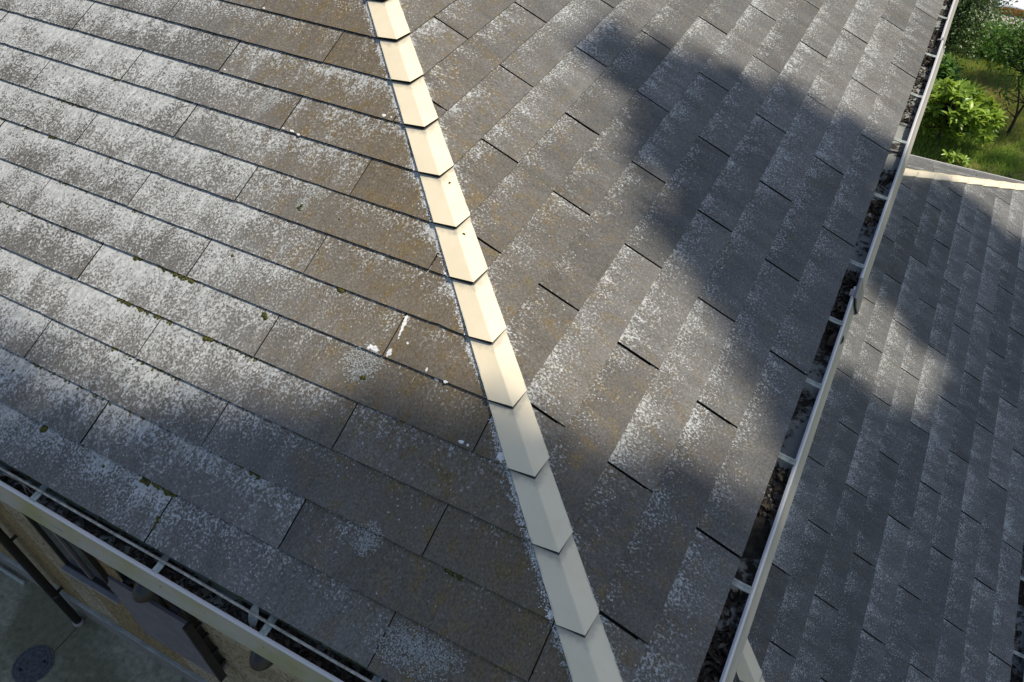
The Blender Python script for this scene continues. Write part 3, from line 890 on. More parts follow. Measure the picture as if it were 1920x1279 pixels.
for (u, v, ra, rt, cnt) in ((678, 680, .075, .085, 420), (500, 190, .05, .075, 220), (568, 382, .035, .04, 110), (595, 360, .05, .035, 90), (688, 1010, .055, .06, 260), (800, 1215, .14, .05, 420), (760, 1225, .16, .06, 420)):
    a, t = pix(S_L, u, v)
    flakes('lichen_patch', S_L, a, t, ra, rt, int(cnt*3.5), M['crust_grey'], upper)
sp = []
for (u, v, r) in ((565, 386, .008), (562, 393, .006), (434, 479, .006), (680, 708, .009), (494, 590, .011), (497, 596, .008), (82, 803, .012), (77, 806, .008), (192, 874, .005), (24, 694, .006), (560, 390, .007), (636, 411, .004)):
    a, t = pix(S_L, u, v); k = math.floor(t/E)
    sp.append((S_L.P(a, t, surf(S_L, t)), r*1.1, S_L.n))
mo = lumps('moss', sp, M['moss'], None)
tag(mo, 'dark moss specks in the middle of the front slope slates', 'moss', None, 'stuff')

# white crust beside the hip caps
sp = []
vs, fs = [], []
def crumb(S, a, t, r):
    nn = surf(S, t)
    b0 = len(vs); m = 6; ph = rnd.uniform(0, 6)
    top = [S.P(a + r*rnd.uniform(.5, 1.1)*math.cos(ph+6.283*i/m), t + r*rnd.uniform(.5, 1.1)*math.sin(ph+6.283*i/m), nn+rnd.uniform(.0008, .0024)) for i in range(m)]
    bot = [S.P(a + r*1.25*math.cos(ph+6.283*i/m), t + r*1.25*math.sin(ph+6.283*i/m), nn-.002) for i in range(m)]
    vs.extend(top+bot)
    ff = [tuple(range(b0, b0+m))] + [(b0+i, b0+m+i, b0+m+(i+1) % m, b0+(i+1) % m) for i in range(m)]
    if (top[1]-top[0]).cross(top[2]-top[0]).dot(S.n) < 0: ff = [tuple(reversed(q)) for q in ff]
    fs.extend(ff)
for _ in range(6500):
    t = rnd.uniform(0.0, 2.9); v = (t % E)/E
    dens = 0.25 + 0.75*(1-abs(v-0.45)*1.2)
    if noise.noise(Vector((t*6, 3, 0))) < -0.15 or rnd.random() > dens: continue
    spread = abs(rnd.gauss(0, 0.011))*(1.4-0.6*v)
    crumb(S_L, t*S_L.cp + 0.094 + spread, t, rnd.choice((.0007, .0009, .0012, .0016, .0024))*rnd.uniform(.8, 1.2))
for _ in range(1100):
    t = rnd.uniform(0.0, 2.9)
    if noise.noise(Vector((t*7, 9, 0))) < -0.05: continue
    crumb(S_R, t*S_R.cp + 0.093 + abs(rnd.gauss(0, 0.006)), t, rnd.uniform(.0008, .0020))
o = mesh_obj('lichen_crust', vs, fs, M['crust'], upper); o['kind'] = 'stuff'

# cable lying along the front gutter
bm = bmesh.new()
pts = []
for i in range(60):
    x = -0.1 - i*0.09
    y = -0.0195 + 0.0022*math.sin(x*2.3) + 0.001*math.sin(x*7)
    pts.append((x, y, -0.0285 + 0.0015*math.sin(x*3.1)))
add_tube(bm, pts, 0.0052, 8)
cb = bm_obj('cable', bm, M['cable'], None, True)
tag(cb, 'long pale weathered cable running along the front gutter under the slates', 'cable')

def twig(name, pts, r, label, branches=()):
    bm = bmesh.new()
    add_tube(bm, pts, [r*(1-0.7*i/(len(pts)-1)) for i in range(len(pts))], 5)
    for b in branches: add_tube(bm, b, [r*0.6*(1-0.6*i/(len(b)-1)) for i in range(len(b))], 5)
    o = bm_obj(name, bm, M['twig'], None, True)
    return tag(o, label, 'twig')
twig('twig', [(-2.52,-.028,-.03),(-2.44,-.022,-.036),(-2.38,-.03,-.055),(-2.345,-.042,-.07)], .0028, 'forked dry twig lying in the front gutter', [[(-2.43,-.023,-.038),(-2.40,-.04,-.06),(-2.385,-.05,-.075)], [(-2.39,-.03,-.05),(-2.37,-.03,-.06),(-2.37,-.045,-.07)]])
twig('twig', [(-1.80,-.012,-.085),(-1.74,-.02,-.082),(-1.69,-.018,-.085)], .003, 'short straight twig among the dead leaves in the front gutter')
pR = lambda u, v, n: S_R.P(*pix(S_R, u, v), n)
twig('twig', [pR(1560, 301, .004), pR(1569, 312, .006), pR(1577, 324, .006), pR(1584, 333, .003)], .0022, 'thin pale twig on the side slope beside a slate joint')
twig('twig', [pR(1474, 447, .001), pR(1482, 450, .003), pR(1490, 449, .004), pR(1498, 446, .002)], .0018, 'small curved twig lying flat on a shaded slate')

# bleached leaf in the gutter
def single_leaf(name, c, d, nrm, L, W, mat, label, cat='leaf'):
    c, d, nrm = Vector(c), Vector(d).normalized(), Vector(nrm)
    nrm = (nrm - d*nrm.dot(d)).normalized(); s = d.cross(nrm)
    bm = bmesh.new(); rows = []
    n = 9
    for i in range(n):
        f = i/(n-1); w = W*0.5*max(0.03, math.sin(math.pi*min(1, f*0.93+0.05))**0.8)
        p = c + d*(f-0.5)*L - nrm*(0.25*L*(f-0.4)**2)
        rows.append([bm.verts.new(p + s*w*x + nrm*(abs(x)*w*0.35)) for x in (-1, -0.5, 0, 0.5, 1)])
    for a, b in zip(rows, rows[1:]):
        for j in range(4): bm.faces.new((a[j], a[j+1], b[j+1], b[j]))
    o = bm_obj(name, bm, mat, None, True)
    md = o.modifiers.new('th', 'SOLIDIFY'); md.thickness = 0.0008
    return tag(o, label, cat)
single_leaf('fallen_leaf', (-1.338, -0.018, -0.058), (0.25, -1, -0.9), (0.1, -0.5, 1), 0.095, 0.036, M['pale_leaf'], 'bleached pale leaf tucked under the cable in the front gutter')
single_leaf('fallen_leaf', (0.06, 2.145, -0.078), (0.6, 1, 0.1), (0.2, -0.4, 1), 0.10, 0.055, M['litter'], 'curled tan leaf in the side gutter below a strap')
# dark clot of leaf stalks on the eave edge
sp = [(Vector((0.012, 1.145+rnd.uniform(-.03, .03), -0.012)), rnd.uniform(.004, .008), Vector((0, 0, 1))) for _ in range(7)]

# ------------------------------------------------------------------ front wall fittings
def window(name, x0, x1, z0, z1, parent):
    """sliding window in a bronze frame on the front wall"""
    w = box_obj(name, (x0, YW-0.012, z0), (x1, YW+0.0, z1), M['dark_bronze'], parent)
    fr = 0.035; yf = YW-0.045
    for lo, hi in (((x0-fr, yf, z0-fr), (x0, YW+0.002, z1+fr)), ((x1, yf, z0-fr), (x1+fr, YW+0.002, z1+fr)), ((x0, yf+.001, z1), (x1, YW+0.002, z1+fr)), ((x0, yf+.001, z0-fr), (x1, YW+0.002, z0))):
        box_obj('frame', lo, hi, M['dark_bronze'], w, 0.003)
    xm = 0.5*(x0+x1)
    box_obj('meeting_rail', (xm-0.02, yf+0.006, z0+.001), (xm+0.02, YW-0.01, z1-.001), M['bronze'], w)
    box_obj('pane', (x0+0.002, YW-0.028, z0+.002), (xm-0.021, YW-0.014, z1-.002), M['glass'], w)
    box_obj('pane', (xm+0.021, YW-0.022, z0+.002), (x1-0.002, YW-0.0135, z1-.002), M['glass'], w)
    box_obj('sill', (x0-0.055, YW-0.085, z0-fr-0.05), (x1+0.055, YW-0.002, z0-fr-0.002), M['sill'], w, 0.004)
    return w
win1 = window('window', -4.98, -4.42, -3.72, -2.72, house)
win2 = window('window', -4.00, -3.38, -3.92, -2.92, house)

# louvre screen hung in front of the second window
LV0, LV1, LZ0, LZ1, LY = -4.10, -3.29, -4.00, -3.08, 0.465
screen = box_obj('louvre_screen', (LV0, LY-0.012, LZ1-0.012), (LV1-0.028, LY+0.016, LZ1+0.016), M['bronze'], house, 0.003)
box_obj('screen_rail', (LV0, LY-0.012, LZ0-0.02), (LV1-0.028, LY+0.016, LZ0), M['bronze'], screen, 0.003)
box_obj('screen_stile', (LV1-0.027, LY-0.045, LZ0-0.03), (LV1, LY+0.022, LZ1+0.02), M['dark_bronze'], screen, 0.003)
ns = 13
for i in range(ns):
    z = LZ0 + (LZ1-LZ0-0.02)*(i+0.5)/ns
    mt = Matrix.Translation((0, LY-0.012, z)) @ Matrix.Rotation(math.radians(-38), 4, 'X')
    box_obj('louvre_slat', (LV0-0.02, -0.003, -0.038), (LV1-0.03, 0.003, 0.038), M['bronze'], screen, 0, mt)
for xx in (LV0+0.12, 0.5*(LV0+LV1)+0.2):
    box_obj('screen_bracket', (xx-0.03, LY+0.012, LZ1-0.05), (xx+0.03, YW-0.002, LZ1-0.035), M['bronze'], screen)
for zz in (LZ1-0.12, LZ1-0.3, 0.5*(LZ0+LZ1)-0.1, LZ0+0.14):
    box_obj('screen_bracket', (LV1-0.03, LY+0.018, zz-0.012), (LV1-0.008, YW-0.002, zz+0.012), M['dark_bronze'], screen)

# hoods built as quarter domes with an open underside
def hood(x, z, r=0.092):
    bm = bmesh.new()
    bmesh.ops.create_uvsphere(bm, u_segments=28, v_segments=16, radius=1.0)
    for v in bm.verts:
        c = v.co.copy()
        v.co = Vector((x + c.x*r, YW - max(0.0, -c.y)*r*1.7 - 0.004, z + c.z*r*1.12))
    bmesh.ops.remove_doubles(bm, verts=bm.verts, dist=0.0004)
    o = bm_obj('vent_hood', bm, M['hood'], house, True)
    bm = bmesh.new()
    add_tube(bm, [(x, YW+0.01, z), (x, YW-0.012, z)], r*1.12, 24)
    bm_obj('flange', bm, M['dark_bronze'], o, True)
hood(-3.68, -2.93)
hood(-2.57, -2.85)

# downpipe
DPX, DPY = -5.84, 0.455
bm = bmesh.new()
add_tube(bm, [(DPX, DPY, GROUND-0.02), (DPX, DPY, -0.45), (DPX, DPY-0.06, -0.34), (DPX, 0.02, -0.24), (DPX, -0.03, -0.19), (DPX, -0.03, -0.13)], 0.040, 14)
dp = bm_obj('downpipe', bm, M['dark_bronze'], house, True)
bm = bmesh.new(); add_tube(bm, [(DPX, DPY, GROUND-0.01), (DPX, DPY, GROUND+0.045)], 0.053, 16); bm_obj('collar', bm, M['sleeve'], dp, True)
bm = bmesh.new(); add_tube(bm, [(DPX, DPY, GROUND+0.58), (DPX, DPY, GROUND+0.64)], 0.0435, 16); bm_obj('collar', bm, M['dark_bronze'], dp, True)
for zz in (GROUND+0.62, GROUND+1.62, GROUND+3.2, GROUND+4.6):
    box_obj('clamp', (DPX-0.012, DPY+0.02, zz-0.012), (DPX+0.012, YW+0.004, zz+0.012), M['dark_bronze'], dp)

# ------------------------------------------------------------------ yard and garden ground
def sheet(name, x0, x1, y0, y1, z, mat, n=1):
    o = mesh_obj(name, [(x0,y0,z),(x1,y0,z),(x1,y1,z),(x0,y1,z)], [(0,1,2,3)], mat)
    return tag(o, kind='structure')
sheet('ground', -250, 250, -250, 250, GROUND-0.012, M['ground'])
# poured concrete yard in bays with open joints
bays = [(-12.5, -9.0), (-9.0, -5.82), (-5.82, -2.6), (-2.6, 1.5)]
yard = sheet('yard_bed', -12.6, 1.6, -3.1, 0.6, GROUND-0.008, M['felt'])
for a, b in bays:
    box_obj('concrete_bay', (a+0.004, -3.05, GROUND-0.12), (b-0.004, YW+0.1, GROUND), M['yard'], yard, 0.004)
sheet('gravel_path', -6, 8.0, 19.35, 24.5, GROUND-0.008, M['gravel'])

# manhole cover in the yard
MX, MY = -5.90, -0.075
bm = bmesh.new()
add_tube(bm, [(MX, MY, GROUND-0.03), (MX, MY, GROUND+0.006)], 0.175, 40)
mh = bm_obj('manhole_cover', bm, M['iron'])
tag(mh, 'round iron manhole cover set in the mossy concrete yard', 'manhole')
def ring(r0, r1, z0, z1, name, mat, parent):
    bm = bmesh.new(); n = 40; V = []
    for r, z in ((r0, z0), (r0, z1), (r1, z1), (r1, z0)):
        V.append([bm.verts.new((MX+r*math.cos(2*math.pi*i/n), MY+r*math.sin(2*math.pi*i/n), z)) for i in range(n)])
    for a, b in zip(V, V[1:]):
        for i in range(n): bm.faces.new((a[i], a[(i+1) % n], b[(i+1) % n], b[i]))
    bmesh.ops.recalc_face_normals(bm, faces=bm.faces)
    return bm_obj(name, bm, mat, parent)
ring(0.18, 0.20, GROUND-0.02, GROUND+0.007, 'rim', M['iron'], mh)
ring(0.13, 0.137, GROUND+0.005, GROUND+0.010, 'raised_ring', M['iron'], mh)
ring(0.07, 0.077, GROUND+0.005, GROUND+0.010, 'raised_ring', M['iron'], mh)
for dx, dy in ((0.095, 0.075), (-0.075, -0.095)):
    box_obj('lifting_slot', (MX+dx-0.03, MY+dy-0.010, GROUND+0.003), (MX+dx+0.03, MY+dy+0.010, GROUND+0.0085), M['felt'], mh)
# pale pipe on the ground against the foundation
bm = bmesh.new(); add_tube(bm, [(-9.0, 0.493, GROUND+0.022), (-7.6, 0.490, GROUND+0.022), (-6.72, 0.485, GROUND+0.022)], 0.022, 10)
hs = bm_obj('drain_pipe', bm, M['flash'], None, True)
tag(hs, 'pale pipe lying on the concrete along the foundation', 'pipe')

# ------------------------------------------------------------------ vegetation
def rand_unit(n):
    v = rng.normal(size=(n, 3)); return v/np.linalg.norm(v, axis=1, keepdims=True)

def limb(bm, p0, p1, r0, r1, bend=0.12, seg=6, n=5):
    p0, p1 = Vector(p0), Vector(p1); L = (p1-p0).length
    off = Vector((rnd.gauss(0, 1), rnd.gauss(0, 1), rnd.gauss(0, 0.5)))*bend*L*0.5
    pts = [p0.lerp(p1, i/n) + off*math.sin(math.pi*i/n) for i in range(n+1)]
    add_tube(bm, pts, [r0+(r1-r0)*i/n for i in range(n+1)], seg)
    return pts

def plant(name, label, cat, base, clumps, leaf_mat, L, W, per, spread, trunk_r, forks=None, group=None, droop=0.2, up=0.6, rosette=False):
    root = empty(name, base)
    tag(root, label, cat, group)
    B = Vector(base)
    bm = bmesh.new()
    top = forks or [B + Vector((0, 0, 0.3*max(c[2]-base[2] for c in clumps)))]
    limb(bm, B - Vector((0,0,0.05)), top[0], trunk_r, trunk_r*0.75)
    for a, b in zip(top, top[1:]): limb(bm, a, b, trunk_r*0.7, trunk_r*0.5)
    for c in clumps:
        j = min(top, key=lambda q: (q-Vector(c)).length)
        limb(bm, j, c, trunk_r*0.4, trunk_r*0.12, 0.15, 5, 4)
    bm_obj('trunk', bm, M['bark'], root, True)
    P, D, Nn = [], [], []
    for c in clumps:
        c = np.array(c)
        if rosette:
            ax = rand_unit(1)[0]; ax[2] = abs(ax[2]) + 0.8; ax /= np.linalg.norm(ax)
            t1 = np.cross(ax, [0.3, 1, 0.2]); t1 /= np.linalg.norm(t1); t2 = np.cross(ax, t1)
            for i in range(per):
                f = 2.4*i + rng.uniform(-.2, .2); el = rng.uniform(0.0, 0.75)
                d = (t1*math.cos(f)+t2*math.sin(f))*math.cos(el) + ax*math.sin(el)
                P.append(c + d*L*0.5 + rng.normal(0, 0.012, 3)); D.append(d); Nn.append(ax + rng.normal(0, .15, 3))
        else:
            q = rng.normal(0, spread, (per, 3))
            for i in range(per):
                P.append(c + q[i]); d = q[i]/(np.linalg.norm(q[i])+1e-6) + rng.normal(0, 0.6, 3); d[2] -= droop
                D.append(d); Nn.append(np.array([0, 0, up]) + rng.normal(0, .55, 3))
    P = np.array(P)
    Ls = L*rng.uniform(0.65, 1.25, len(P))
    leaves_mesh('crown', P, Nn, D, Ls, Ls*(W/L), leaf_mat, root, 0.18, 0.18)
    return root

def dome(cx, cy, z0, rx, ry, h, n, shell=0.5):
    out = []
    while len(out) < n:
        v = rand_unit(1)[0]; r = rng.uniform(shell, 1.0)**0.6
        if v[2] < -0.25: continue
        out.append((cx + v[0]*rx*r, cy + v[1]*ry*r, z0 + h*(0.42 + 0.55*v[2]*r)))
    return out

G = GROUND
# bright broad-leaved shrub beside the porch roof
plant('broadleaf_shrub', 'bright green broad-leaved shrub with leaves in rosettes beside the porch roof', 'shrub', (0.78, 14.30, G),
      dome(0.80, 14.35, G, 0.86, 0.58, 1.08, 210, 0.35), M['leaf_shrub'], 0.19, 0.060, 11, 0, 0.03, rosette=True)
plant('broadleaf_shrub', 'low dark broad-leaved shrub between the bright shrub and the hedge', 'shrub', (0.45, 15.35, G),
      dome(0.45, 15.35, G, 0.55, 0.45, 1.05, 85, 0.35), M['leaf_mid'], 0.19, 0.06, 11, 0, 0.03, rosette=True)
plant('broadleaf_shrub', 'small leafy seedling on bare soil beside the porch eave', 'shrub', (1.12, 13.62, G),
      dome(1.12, 13.62, G-0.02, 0.22, 0.12, 0.26, 9, 0.2), M['leaf_shrub'], 0.15, 0.05, 9, 0, 0.012, rosette=True)
# small-leaved hedge trees against the house
plant('hedge_tree', 'dense small-leaved evergreen close to the house side gutter', 'tree', (0.18, 16.75, G),
      dome(0.18, 16.75, G+0.1, 0.82, 0.75, 2.1, 240, 0.3), M['leaf_hedge'], 0.075, 0.032, 48, 0.14, 0.06, [Vector((0.18, 16.75, G+0.7)), Vector((0.2, 16.75, G+1.3))])
plant('hedge_tree', 'loose grey-green evergreen with open twigs in front of the gravel', 'tree', (0.72, 18.9, G),
      dome(0.78, 18.7, G+0.25, 0.55, 0.5, 1.3, 46, 0.35), M['leaf_hedge'], 0.085, 0.034, 22, 0.14, 0.04, [Vector((0.72, 18.8, G+0.6)), Vector((0.8, 18.7, G+1.0))])
# leaning young tree on the lawn
F = [Vector((1.915, 15.15, G+0.32)), Vector((1.96, 15.15, G+0.62)), Vector((2.02, 15.2, G+1.05))]
plant('young_tree', 'young forked tree with a leaning dark trunk on the lawn', 'tree', (1.90, 15.10, G),
      dome(1.72, 15.6, G+0.82, 0.9, 0.5, 1.15, 120, 0.3) + [(1.62, 15.2, G+0.62), (1.55, 15.25, G+0.75), (1.68, 15.1, G+0.48), (1.72, 15.2, G+0.85), (2.0, 15.2, G+0.9), (1.95, 15.3, G+1.1), (1.5, 15.4, G+0.95), (1.8, 15.3, G+1.0)], M['leaf_mid'], 0.10, 0.030, 26, 0.12, 0.034, F)
bm = bmesh.new(); limb(bm, (1.915, 15.15, G+0.30), (1.66, 15.22, G+1.05), 0.020, 0.010)
bm_obj('branch', bm, M['bark'], bpy.data.objects['young_tree'], True)
# dark-leaved tree reaching in from the right
plant('dark_tree', 'dark tree with drooping pointed leaves in front of the gravel', 'tree', (2.4, 17.7, G),
      dome(2.1, 17.6, G+0.6, 0.42, 0.4, 1.4, 48, 0.3) + [(1.25, 17.4, G+0.78), (1.38, 17.4, G+0.82), (1.15, 17.4, G+0.72), (1.5, 17.45, G+0.9)], M['leaf_dark'], 0.14, 0.032, 26, 0.11, 0.05, [Vector((2.3, 17.7, G+0.7)), Vector((2.05, 17.6, G+1.1))], droop=0.6)

def blades(name, region, cnt, h, w, mat, label, cat, kind='stuff', lean=0.35, keep=None):
    P = []
    while len(P) < cnt:
        x = rng.uniform(region[0], region[1]); y = rng.uniform(region[2], region[3])
        if keep and not keep(x, y): continue
        P.append((x, y))
    P = np.array(P); n = len(P)
    a = rng.uniform(0, 6.283, n); H = h*rng.uniform(0.5, 1.25, n); Wd = w*rng.uniform(0.7, 1.3, n)
    dx, dy = np.cos(a), np.sin(a); ln = rng.normal(0, lean, (n, 2))*H[:, None]
    z = np.full(n, G-0.015)
    b0 = np.stack([P[:,0]-dx*Wd/2, P[:,1]-dy*Wd/2, z], 1); b1 = np.stack([P[:,0]+dx*Wd/2, P[:,1]+dy*Wd/2, z], 1)
    m0 = np.stack([P[:,0]-dx*Wd*.35+ln[:,0]*.4, P[:,1]-dy*Wd*.35+ln[:,1]*.4, z+H*.6], 1); m1 = np.stack([P[:,0]+dx*Wd*.35+ln[:,0]*.4, P[:,1]+dy*Wd*.35+ln[:,1]*.4, z+H*.6], 1)
    tp = np.stack([P[:,0]+ln[:,0], P[:,1]+ln[:,1], z+H], 1)
    V = np.stack([b0, b1, m1, m0, tp], 1).reshape(-1, 3)
    base = np.arange(n)*5
    me = bpy.data.meshes.new(name)
    q = (base[:, None]+np.array([[0,1,2,3]])); t = (base[:, None]+np.array([[3,2,4]]))
    me.vertices.add(len(V)); me.vertices.foreach_set('co', V.astype(np.float32).ravel())
    me.loops.add(n*7); me.loops.foreach_set('vertex_index', np.concatenate([q.ravel(), t.ravel()]).astype(np.int32))
    me.polygons.add(2*n); me.polygons.foreach_set('loop_start', np.concatenate([np.arange(n)*4, n*4+np.arange(n)*3]).astype(np.int32))
    me.update(calc_edges=True); me.materials.append(mat)
    o = bpy.data.objects.new(name, me); link(o)
    return tag(o, label, cat, None, kind)
dryf = lambda x, y: noise.noise(Vector((x*0.9, y*0.55, 4.0)))
def lawn_keep(x, y):
    if y < 14.0 and rng.random() < 0.75*min(1, (14.1-y)/0.7) : return False
    d = math.exp(-((x-1.35)/0.55)**2-((y-16.1)/0.9)**2)
    return rng.random() > d*0.85
def dry_keep(x, y):
    return rng.random() < math.exp(-((x-1.35)/0.65)**2-((y-16.2)/1.1)**2) + 0.05
blades('lawn_grass', (-1.0, 4.5, 13.2, 19.3), 52000, 0.10, 0.011, M['grass'], 'green lawn grass around the garden shrubs', 'grass', keep=lawn_keep)
blades('dry_grass', (0.2, 3.0, 14.8, 18.4), 30000, 0.075, 0.010, M['grass_dry'], 'straw-coloured dry grass patch behind the shrub', 'grass', keep=dry_keep)
blades('tall_grass', (0.98, 1.85, 18.1, 18.75), 2600, 0.55, 0.022, M['grass_bright'], 'bright green tall grass clump beside the gravel', 'grass', lean=0.3)

# white-topped box with orange boards on the gravel
gb = empty('garden_box', (1.62, 21.3, G))
tag(gb, 'white-lidded garden box with orange wooden sides on the gravel', 'box')
for i in range(3):
    box_obj('side_board', (1.20, 20.64-0.002*i, G+0.05*i), (1.88, 20.665-0.002*i, G+0.05*i+0.046), M['orange_wood'], gb, 0.004)
    box_obj('side_board', (1.20, 20.67, G+0.05*i), (1.225, 21.40, G+0.05*i+0.046), M['orange_wood'], gb, 0.004)
    box_obj('side_board', (1.855, 20.67, G+0.05*i), (1.88, 21.40, G+0.05*i+0.046), M['orange_wood'], gb, 0.004)
bm = bmesh.new()
rows = []
for i in range(9):
    f = i/8; row = []
    for j in range(9):
        g = j/8
        row.append(bm.verts.new((1.16+0.75*f, 20.61+0.82*g, G+0.150+0.10*math.sin(math.pi*f)*math.sin(math.pi*min(1, g*0.9+0.1)))))
    rows.append(row)
for a, b in zip(rows, rows[1:]):
    for j in range(8): bm.faces.new((a[j], b[j], b[j+1], a[j+1]))
lid = bm_obj('lid', bm, M['white_sheet'], gb, True)
md = lid.modifiers.new('th', 'SOLIDIFY'); md.thickness = 0.012

# ------------------------------------------------------------------ the tall tree whose crown shades the roofs
KX, KY = SUN.x/SUN.z, SUN.y/SUN.z
SH_ARM = [[-1.81,2.5],[-1.79,2.8],[-1.6,2.97],[-1.4,3.02],[-1.2,3.2],[-0.99,3.35],[-0.71,3.49],[-0.42,3.6],[-0.2,3.69],[0.14,3.84],[0.14,1.36],[0.0,1.36],[-0.14,1.47],[-0.27,1.54],[-0.35,1.69],[-0.41,1.76],[-0.57,1.74],[-0.66,1.86],[-0.79,1.81],[-0.94,1.82],[-1.02,1.89],[-1.03,2.09],[-1.18,2.11],[-1.28,2.23],[-1.39,2.46],[-1.59,2.53]]
SH_FRONT = [[-4.76,0.23],[-3.6,0.27],[-2.95,0.28],[-2.74,0.27],[-2.54,0.27],[-2.36,0.29],[-2.15,0.34],[-1.99,0.38],[-1.83,0.39],[-1.69,0.42],[-1.64,0.47],[-1.53,0.54],[-1.45,0.59],[-1.34,0.62],[-1.17,0.64],[-0.98,0.68],[-0.84,0.78],[-0.75,0.84],[-0.62,0.8],[-0.54,0.84],[-0.52,0.95],[-0.41,1.0],[-0.3,1.06],[-0.19,1.08],[-0.06,1.16],[0.14,1.22],[0.3,-0.1],[0.2,-0.4],[-4.8,-0.4]]
SH_PORCH = [[1.0,7.5],[1.18,7.67],[1.8,8.24],[2.18,8.21],[2.48,8.18],[2.8,8.3],[3.3,8.3],[3.4,1.0],[1.0,1.0],[1.0,4.7],[1.18,4.81],[1.32,4.89],[1.65,4.94],[1.86,5.04],[2.06,5.16],[2.15,5.39],[2.16,5.74],[2.0,5.74],[1.82,5.76],[1.69,5.78],[1.55,5.84],[1.3,5.83],[1.2,5.93],[1.0,5.95]]
def inside(poly, x, y):
    c = False; n = len(poly); j = n-1
    for i in range(n):
        xi, yi = poly[i]; xj, yj = poly[j]
        if (yi > y) != (yj > y) and x < (xj-xi)*(y-yi)/(yj-yi)+xi: c = not c
        j = i
    return c
def edge_dist(poly, x, y):
    p = np.array([x, y]); d = 9.0
    A = np.array(poly); Bq = np.roll(A, -1, 0); AB = Bq-A
    t = np.clip(((p-A)*AB).sum(1)/np.maximum((AB*AB).sum(1), 1e-9), 0, 1)
    return float(np.sqrt((((A+AB*t[:, None])-p)**2).sum(1)).min())
def crown_points(poly, dens, zlo, zhi):
    A = np.array(poly); x0, y0 = A.min(0); x1, y1 = A.max(0)
    P = []
    n = int((x1-x0)*(y1-y0)*dens)
    X = rng.uniform(x0, x1, n); Y = rng.uniform(y0, y1, n)
    for x, y in zip(X, Y):
        if inside(poly, x, y):
            ed = edge_dist(poly, x, y)
            if rng.random() > 0.25 + ed/0.16: continue
            if ed < 0.12: x += rng.normal(0, 0.05); y += rng.normal(0, 0.05)
            z = rng.uniform(zlo, zhi) + 0.8*math.sin(x*1.3)+0.7*math.cos(y*1.1)
            P.append((x+KX*z, y+KY*z, z))
    return P
SH_GUTTER = [[0.1,-0.5],[1.05,-0.5],[1.05,4.5],[0.5,3.98],[0.1,3.84]]
tall = empty('tall_tree', (10.7, 8.5, GROUND))
tag(tall, 'tall broad-crowned tree whose branches overhang and shade the roofs', 'tree')
PTS = crown_points(SH_GUTTER, 900, 11.8, 14.8) + crown_points(SH_ARM, 900, 11.8, 14.8) + crown_points(SH_FRONT, 900, 12.2, 15.0) + crown_points(SH_PORCH, 950, 10.8, 14.6)
for _ in range(2600):              # outer crown away from the house
    v = rand_unit(1)[0]*rng.uniform(0.5, 1.0)
    PTS.append((10.9+v[0]*3.0, 8.7+v[1]*3.4, 12.4+v[2]*2.6))
PTS = np.array(PTS)
Ls = rng.uniform(0.11, 0.20, len(PTS))
leaves_mesh('crown', PTS, rng.normal(0, .5, PTS.shape)+np.array([SUN.x, SUN.y, SUN.z])*1.2, rand_unit(len(PTS)), Ls, Ls*0.62, M['leaf_tall'], tall, 0.12, 0.1)
bm = bmesh.new()
TB = Vector((10.7, 8.5, GROUND))
limb(bm, TB-Vector((0,0,0.1)), (10.5, 8.4, 2.5), 0.42, 0.31, 0.04, 12)
limb(bm, (10.5, 8.4, 2.5), (10.1, 8.3, 10.2), 0.31, 0.19, 0.05, 10)
limb(bm, (10.1, 8.3, 10.2), (10.3, 8.6, 14.4), 0.18, 0.05, 0.08, 8)
bm_obj('trunk', bm, M['bark'], tall, True)
bm = bmesh.new()
hubs = [Vector((10.1, 8.3, 10.2)), Vector((10.2, 8.3, 8.2)), Vector((10.2, 8.45, 11.8))]
tips = []
def lift(x, y, z): return Vector((x+KX*z, y+KY*z, z))
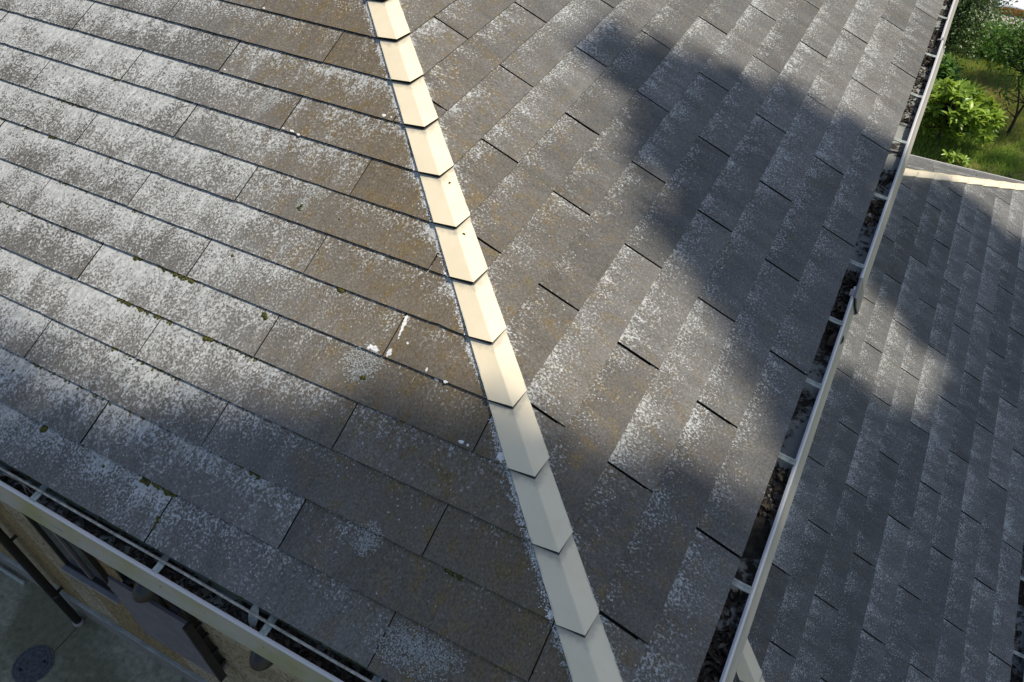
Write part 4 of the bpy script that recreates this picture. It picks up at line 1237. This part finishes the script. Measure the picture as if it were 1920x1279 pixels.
main = [lift(2.2, 3.0, 12.2), lift(2.4, 7.2, 12.4), lift(-0.4, 2.6, 13.0), lift(-0.4, 0.5, 13.4)]
p_a = limb(bm, hubs[0], main[0], 0.13, 0.07, 0.05, 7)
p_b = limb(bm, hubs[2], main[1], 0.11, 0.05, 0.05, 7)
p_c = limb(bm, main[0], main[2], 0.06, 0.03, 0.05, 6)
p_d = limb(bm, main[0], main[3], 0.06, 0.03, 0.05, 6)
p_e = limb(bm, main[3], lift(-3.6, 0.05, 13.6), 0.03, 0.012, 0.03, 6)
nodes = [Vector(q) for q in p_a+p_b+p_c+p_d+p_e]
for i in rng.choice(len(PTS), 150, replace=False):
    c = Vector(PTS[i])
    j = min(nodes, key=lambda q: (q-c).length)
    if (j-c).length < 2.6: limb(bm, j, c, 0.012, 0.004, 0.1, 4, 3)
bm_obj('limbs', bm, M['bark'], tall, True)

# second tall tree, added out of view to dapple the near edge of the lawn
back = empty('tall_tree', (8.6, 19.5, GROUND))
tag(back, 'unseen tall tree added to shade the near edge of the lawn', 'tree')
P2 = []
for _ in range(900):
    x, y = rng.uniform(4.1, 5.8), rng.uniform(15.0, 16.25)
    if noise.noise(Vector((x*2.0, y*2.0, 2))) < -0.12: continue
    z = rng.uniform(6.6, 8.6); P2.append((x+KX*z, y+KY*z, z))
for _ in range(1500):
    v = rand_unit(1)[0]*rng.uniform(0.5, 1.0)
    P2.append((9.6+v[0]*2.2, 19.8+v[1]*2.2, 7.6+v[2]*2.4))
P2 = np.array(P2); Ls = rng.uniform(0.11, 0.2, len(P2))
leaves_mesh('crown', P2, rng.normal(0, .5, P2.shape)+np.array([SUN.x, SUN.y, SUN.z])*1.2, rand_unit(len(P2)), Ls, Ls*0.62, M['leaf_tall'], back, 0.12, 0.1)
bm = bmesh.new()
limb(bm, Vector((8.6, 19.5, GROUND-0.1)), (8.8, 19.5, 4.5), 0.24, 0.13, 0.04, 10)
for c in rng.choice(len(P2), 40, replace=False): limb(bm, (8.8, 19.5, 4.5), P2[c], 0.03, 0.006, 0.1, 5, 4)
bm_obj('trunk', bm, M['bark'], back, True)
